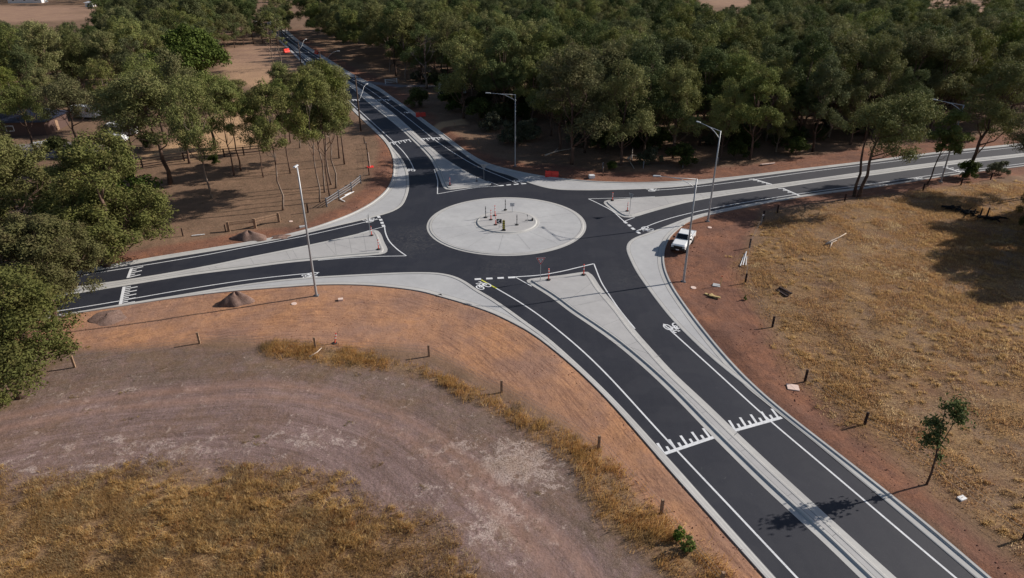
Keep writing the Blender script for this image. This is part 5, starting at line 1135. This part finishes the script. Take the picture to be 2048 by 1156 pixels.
for k in keys[::-1]:
    oi = ng.nodes.new('GeometryNodeObjectInfo'); oi.transform_space = 'ORIGINAL'; oi.inputs['Object'].default_value = crown_of[PROTO[k][1].name]; oi.inputs['As Instance'].default_value = True
    ng.links.new(oi.outputs['Geometry'], g2i.inputs[0])
def nattr(nm, dt): n_ = ng.nodes.new('GeometryNodeInputNamedAttribute'); n_.data_type = dt; n_.inputs[0].default_value = nm; return n_.outputs['Attribute']
rv = ng.nodes.new('ShaderNodeCombineXYZ'); ng.links.new(nattr('rot', 'FLOAT'), rv.inputs[2])
ng.links.new(gi.outputs[0], iop.inputs['Points']); ng.links.new(g2i.outputs[0], iop.inputs['Instance']); iop.inputs['Pick Instance'].default_value = True
ng.links.new(nattr('idx', 'INT'), iop.inputs['Instance Index']); ng.links.new(rv.outputs[0], iop.inputs['Rotation']); ng.links.new(nattr('scl', 'FLOAT'), iop.inputs['Scale'])
ng.links.new(iop.outputs[0], go.inputs[0]); md = fw.modifiers.new('woodland', 'NODES'); md.node_group = ng

g2 = np.random.default_rng(77); nb_ = 0; SHC = {}
SHP = ['by the far caravan', 'under the broad gum', 'left of the far street lamp', 'right of the far street lamp', 'behind the long red barrier', 'behind the pale fallen branches', 'behind the right island', 'above the pale kerb stone', 'behind the twin trunked gum', 'by the leaning roadside gum', 'near the right frame edge']
def shlab(k):
    i = min(int(k / (len(front) - 1) * 11), 10); SHC[i] = SHC.get(i, -1) + 1
    return 'undergrowth shrub, %s from left, %s' % (ORD[SHC[i]], SHP[i])
front = resample(F_RIGHT[3:14], 3)
for k in range(len(front) - 1):
    for j in range(2):
        off = g2.uniform(0.5, 12); n_ = np.array([-(front[k + 1] - front[k])[1], (front[k + 1] - front[k])[0]]); n_ /= np.linalg.norm(n_); q = front[k] + n_ * off + g2.normal(size=2) * .8
        if g2.random() < .45 or nb_ >= 70: continue
        nb_ += 1; put('bush0' if g2.random() < .4 else 'bush1', (q[0], q[1], gz(*q)), g2.uniform(1.6, 3.6), g2.uniform(0, 6), shlab(k), 'undergrowth shrubs in the forest', 1.0, 'shrub', 'shrub')
# ------------------------------------------------------------ dry grass, stubble, clods (uncountable ground cover)
def mat_grass():
    t = NT('dry_grass_blades'); c = t.attr('tint'); m = t.done(c, .8, spec=.15)
    tr_ = t.n('ShaderNodeBsdfTranslucent'); t.L(c, tr_.inputs[0]); mx = t.n('ShaderNodeMixShader'); mx.inputs[0].default_value = .55
    t.L(t.b.outputs[0], mx.inputs[1]); t.L(tr_.outputs[0], mx.inputs[2]); t.L(mx.outputs[0], t.t.nodes['Material Output'].inputs[0]); return m
M['grass'] = mat_grass()
def grass(name, x, y, h, tint, nb, width, spread, lean, label, seed=0):
    g = np.random.default_rng(seed); n = len(x); z = gz_np(x, y)
    X_ = np.repeat(x, nb) + g.normal(size=n * nb) * spread; Y_ = np.repeat(y, nb) + g.normal(size=n * nb) * spread; Z_ = np.repeat(z, nb) - .05
    Hh = np.repeat(h, nb) * g.uniform(.55, 1.2, n * nb); a = g.uniform(0, 6.283, n * nb); w = width * g.uniform(.6, 1.4, n * nb) / 2
    la = g.uniform(0, 6.283, n * nb); ll = Hh * g.uniform(.1, .75, n * nb); dx = np.cos(la) * ll + lean[0] * Hh; dy = np.sin(la) * ll + lean[1] * Hh
    ca, sa = np.cos(a) * w, np.sin(a) * w
    V_ = np.stack([np.stack([X_ - ca, Y_ - sa, Z_], 1), np.stack([X_ + ca, Y_ + sa, Z_], 1), np.stack([X_ + dx, Y_ + dy, Z_ + Hh], 1)], 1)
    N = n * nb; me = mesh_np(name, V_.reshape(-1, 3), np.arange(N * 3, dtype=np.int32).reshape(N, 3))
    T = np.repeat(tint, nb, 0) * g.uniform(.7, 1.3, (N, 1)); T = np.concatenate([T, np.ones((N, 1))], 1); T = np.repeat(T, 3, 0).astype(np.float32)
    ca_ = me.color_attributes.new('tint', 'FLOAT_COLOR', 'POINT'); ca_.data.foreach_set('color', T.ravel()); me.materials.append(M['grass'])
    return tag(link(bpy.data.objects.new(name, me)), label, 'grass', None, 'stuff')
def lin(*c): return np.array(srgb(*c)[:3])
def palette(x, y, seed, cols, sc):
    n1 = fbm(x, y, sc, seed) * .75 + RNG.uniform(0, 1, len(x)) * .25; n1 = np.clip((n1 - .25) / .5, 0, .999) * (len(cols) - 1); i = n1.astype(int); f = (n1 - i)[:, None]; C = np.array(cols)
    return C[i] * (1 - f) + C[i + 1] * f
def inview(x, y, mx=60):
    dz = y * CP + CAM_H * SP; px_ = 1024 + F_PX * x / dz; py_ = 578 - F_PX * (y * SP - CAM_H * CP) / dz; return (px_ > -mx) & (px_ < 2048 + mx) & (py_ < 1156 + mx)
def scatter(n, box, maskf, seed):
    g = np.random.default_rng(seed); x = g.uniform(box[0], box[1], n); y = g.uniform(box[2], box[3], n); k = inview(x, y) & (g.uniform(0, 1, n) < maskf(x, y)); return x[k], y[k]
GOLD = [lin(138, 114, 98), lin(158, 130, 96), lin(198, 164, 116), lin(164, 124, 84), lin(146, 120, 100), lin(214, 190, 148)]
x, y = scatter(270000, (18, 100, 22, 116), lambda x, y: mask_at(goldr, x, y) * np.clip(fbm(x, y, 3.2, 21) * 4.2 - 1.5, .15, 1) * np.clip(fbm(x, y, 14, 24) * 3 - .6, .5, 1) * np.clip(1.25 - (y - 26) / 110, .35, 1), 1)
grass('dry_grass', x, y, .12 + .30 * fbm(x, y, 3, 22) * (.5 + mask_at(goldr, x, y) * .5), palette(x, y, 23, GOLD, 2.5), 8, .045, .2, (-.35, -.18), 'windswept straw coloured dry grass covering the right hand field')
x, y = scatter(52000, (-36, -2, 24, 38), lambda x, y: mask_at(goldl, x, y) * np.clip(fbm(x, y, 2.2, 31) * 4.5 - 1.6, .08, 1), 2)
grass('dry_grass', x, y, .12 + .36 * fbm(x, y, 2, 32), palette(x, y, 33, [lin(128, 106, 86), lin(180, 150, 104), lin(204, 172, 120), lin(150, 114, 78), lin(220, 198, 154), lin(138, 118, 92)], 1.2), 10, .032, .16, (.1, -.25), 'tall golden brown dry grass in the lower left corner')
x, y = scatter(70000, (-24, 22, 22, 56), lambda x, y: mask_at(band, x, y) * np.clip(fbm(x, y, 1.8, 41) * 2.8 - .8, .08, .8), 3)
grass('dry_grass', x, y, .18 + .55 * fbm(x, y, 2, 42), palette(x, y, 43, [lin(118, 104, 78), lin(164, 132, 88), lin(206, 168, 108), lin(166, 120, 76), lin(220, 190, 138)], 1.2), 10, .034, .16, (.15, -.1), 'curving band of tall dry grass along the near wire fence')
x, y = scatter(130000, (-60, 20, 24, 58), lambda x, y: mask_at(padd, x, y) * (1 - mask_at(gold, x, y)) * (1 - mask_at(track, x, y)) * np.clip(fbm(x, y, 4, 51) * 3 - 1.0, .15, 1) * np.where(mask_at(fd, x, y) > 1.0, 1, .45), 4)
grass('grass_stubble', x, y, .05 + .10 * fbm(x, y, 2, 52), palette(x, y, 53, [lin(88, 72, 54), lin(112, 94, 66), lin(140, 116, 92), lin(120, 104, 68), lin(156, 132, 108)], 3), 7, .02, .12, (0, 0), 'short brown stubble and dead weeds over the mown paddock')
x, y = scatter(60000, (-80, 130, 80, 170), lambda x, y: np.where(sdist(x, y, CONC_OUT) < -1.0, 1, 0) * (1 - mask_at(o_red, x, y)) * (1 - mask_at(gold, x, y)) * np.clip(fbm(x, y, 6, 61) * 3 - 1.2, 0, .5), 5)
grass('ground_litter', x, y, .06 + .16 * fbm(x, y, 3, 62), palette(x, y, 63, [lin(80, 66, 50), lin(110, 90, 66), lin(140, 118, 92), lin(100, 90, 60), lin(150, 126, 100)], 4), 4, .08, .2, (0, 0), 'dead leaves, bark and thin grass over the ground under the trees')
def tussocks(n, box, mf, hh, cols, label, seed, lean):
    x, y = scatter(n, box, mf, seed); g = np.random.default_rng(seed); k = 5; x = np.repeat(x, k) + g.normal(size=len(x) * k) * .22; y = np.repeat(y, k) + g.normal(size=len(y) * k) * .16
    grass('straw_tussocks', x, y, g.uniform(hh * .6, hh * 1.3, len(x)), palette(x, y, seed, cols, .8), 16, .04, .09, lean, label, seed)
tussocks(8500, (18, 100, 22, 116), lambda x, y: mask_at(goldr, x, y) * np.clip(fbm(x, y, 7, 91) * 4 - 1.7, .05, 1), .30, [lin(146, 118, 86), lin(186, 154, 106), lin(206, 178, 130), lin(166, 126, 84)], 'pale windswept straw tussocks standing above the right field grass', 101, (-.5, -.25))
tussocks(1900, (-36, -2, 24, 38), lambda x, y: mask_at(goldl, x, y) * np.clip(fbm(x, y, 4, 92) * 4 - 1.6, .05, 1), .40, [lin(160, 128, 88), lin(214, 180, 120), lin(222, 196, 146), lin(170, 126, 82)], 'pale straw tussocks among the lower left golden grass', 102, (.15, -.3))
tussocks(260, (-40, 20, 24, 56), lambda x, y: mask_at(padd, x, y) * (1 - mask_at(gold, x, y)) * np.clip(fbm(x, y, 5, 93) * 4 - 1.9, .0, 1), .18, [lin(120, 104, 74), lin(176, 150, 104), lin(128, 122, 76)], 'scattered small grass tufts over the mown paddock', 103, (0, 0))
def clods(name, x, y, s, mat, label, seed):
    g = np.random.default_rng(seed); n = len(x); z = gz_np(x, y); base = np.array([(1, 0, 0), (0, 1, 0), (-1, 0, 0), (0, -1, 0), (0, 0, .8)], float)
    a = g.uniform(0, 6.28, n); V_ = base[None] * (s[:, None, None] * g.uniform(.5, 1.3, (n, 5, 1))); c_, s_ = np.cos(a)[:, None], np.sin(a)[:, None]
    xr = V_[:, :, 0] * c_ * 1.3 - V_[:, :, 1] * s_; yr = V_[:, :, 0] * s_ * 1.3 + V_[:, :, 1] * c_
    V_ = np.stack([xr + x[:, None], yr + y[:, None], V_[:, :, 2] + z[:, None] - .01], 2).reshape(-1, 3); b0 = (np.arange(n) * 5)[:, None]
    F_ = np.concatenate([b0 + np.array([i, (i + 1) % 4, 4]) for i in range(4)], 0)
    o = link(bpy.data.objects.new(name, mesh_np(name, V_, F_, M[mat]))); return tag(o, label, 'clods', None, 'stuff')
M['clod_o'] = simple('orange_clods', srgb(132, 88, 68), .95, var=.3, sc=2); M['clod_r'] = simple('red_clods', srgb(118, 76, 62), .95, var=.35, sc=2); M['stone'] = simple('pale_stones', srgb(178, 150, 132), .9, var=.25, sc=2)
gg = np.random.default_rng(8)
x, y = scatter(26000, (-60, 25, 26, 66), lambda x, y: mask_at(o_sw, x, y) * np.where(mask_at(d_road, x, y) > .4, 1, 0) * np.clip(fbm(x, y, 3, 71) * 3.2 - 1.4, .03, .8), 6)
clods('soil_clods', x, y, gg.uniform(.02, .075, len(x)), 'clod_o', 'loose clods scattered over the orange verge soil', 1)
x, y = scatter(60000, (-60, 60, 24, 140), lambda x, y: mask_at(o_red, x, y) * np.where(mask_at(d_road, x, y) > .4, 1, 0) * np.clip(fbm(x, y, 3, 81) * 3.2 - 1.3, .04, .8), 7)
clods('soil_clods', x, y, gg.uniform(.025, .10, len(x)), 'clod_r', 'loose clods scattered over the red verge soil', 2)
x, y = scatter(9000, (-60, 60, 24, 120), lambda x, y: (mask_at(o_red, x, y) + mask_at(o_sw, x, y) + mask_at(padd, x, y) * .4) * np.where(mask_at(d_road, x, y) > .4, .5, 0), 9)
clods('stones', x, y, gg.uniform(.015, .05, len(x)), 'stone', 'small pale stones dotted over the bare soil', 3)
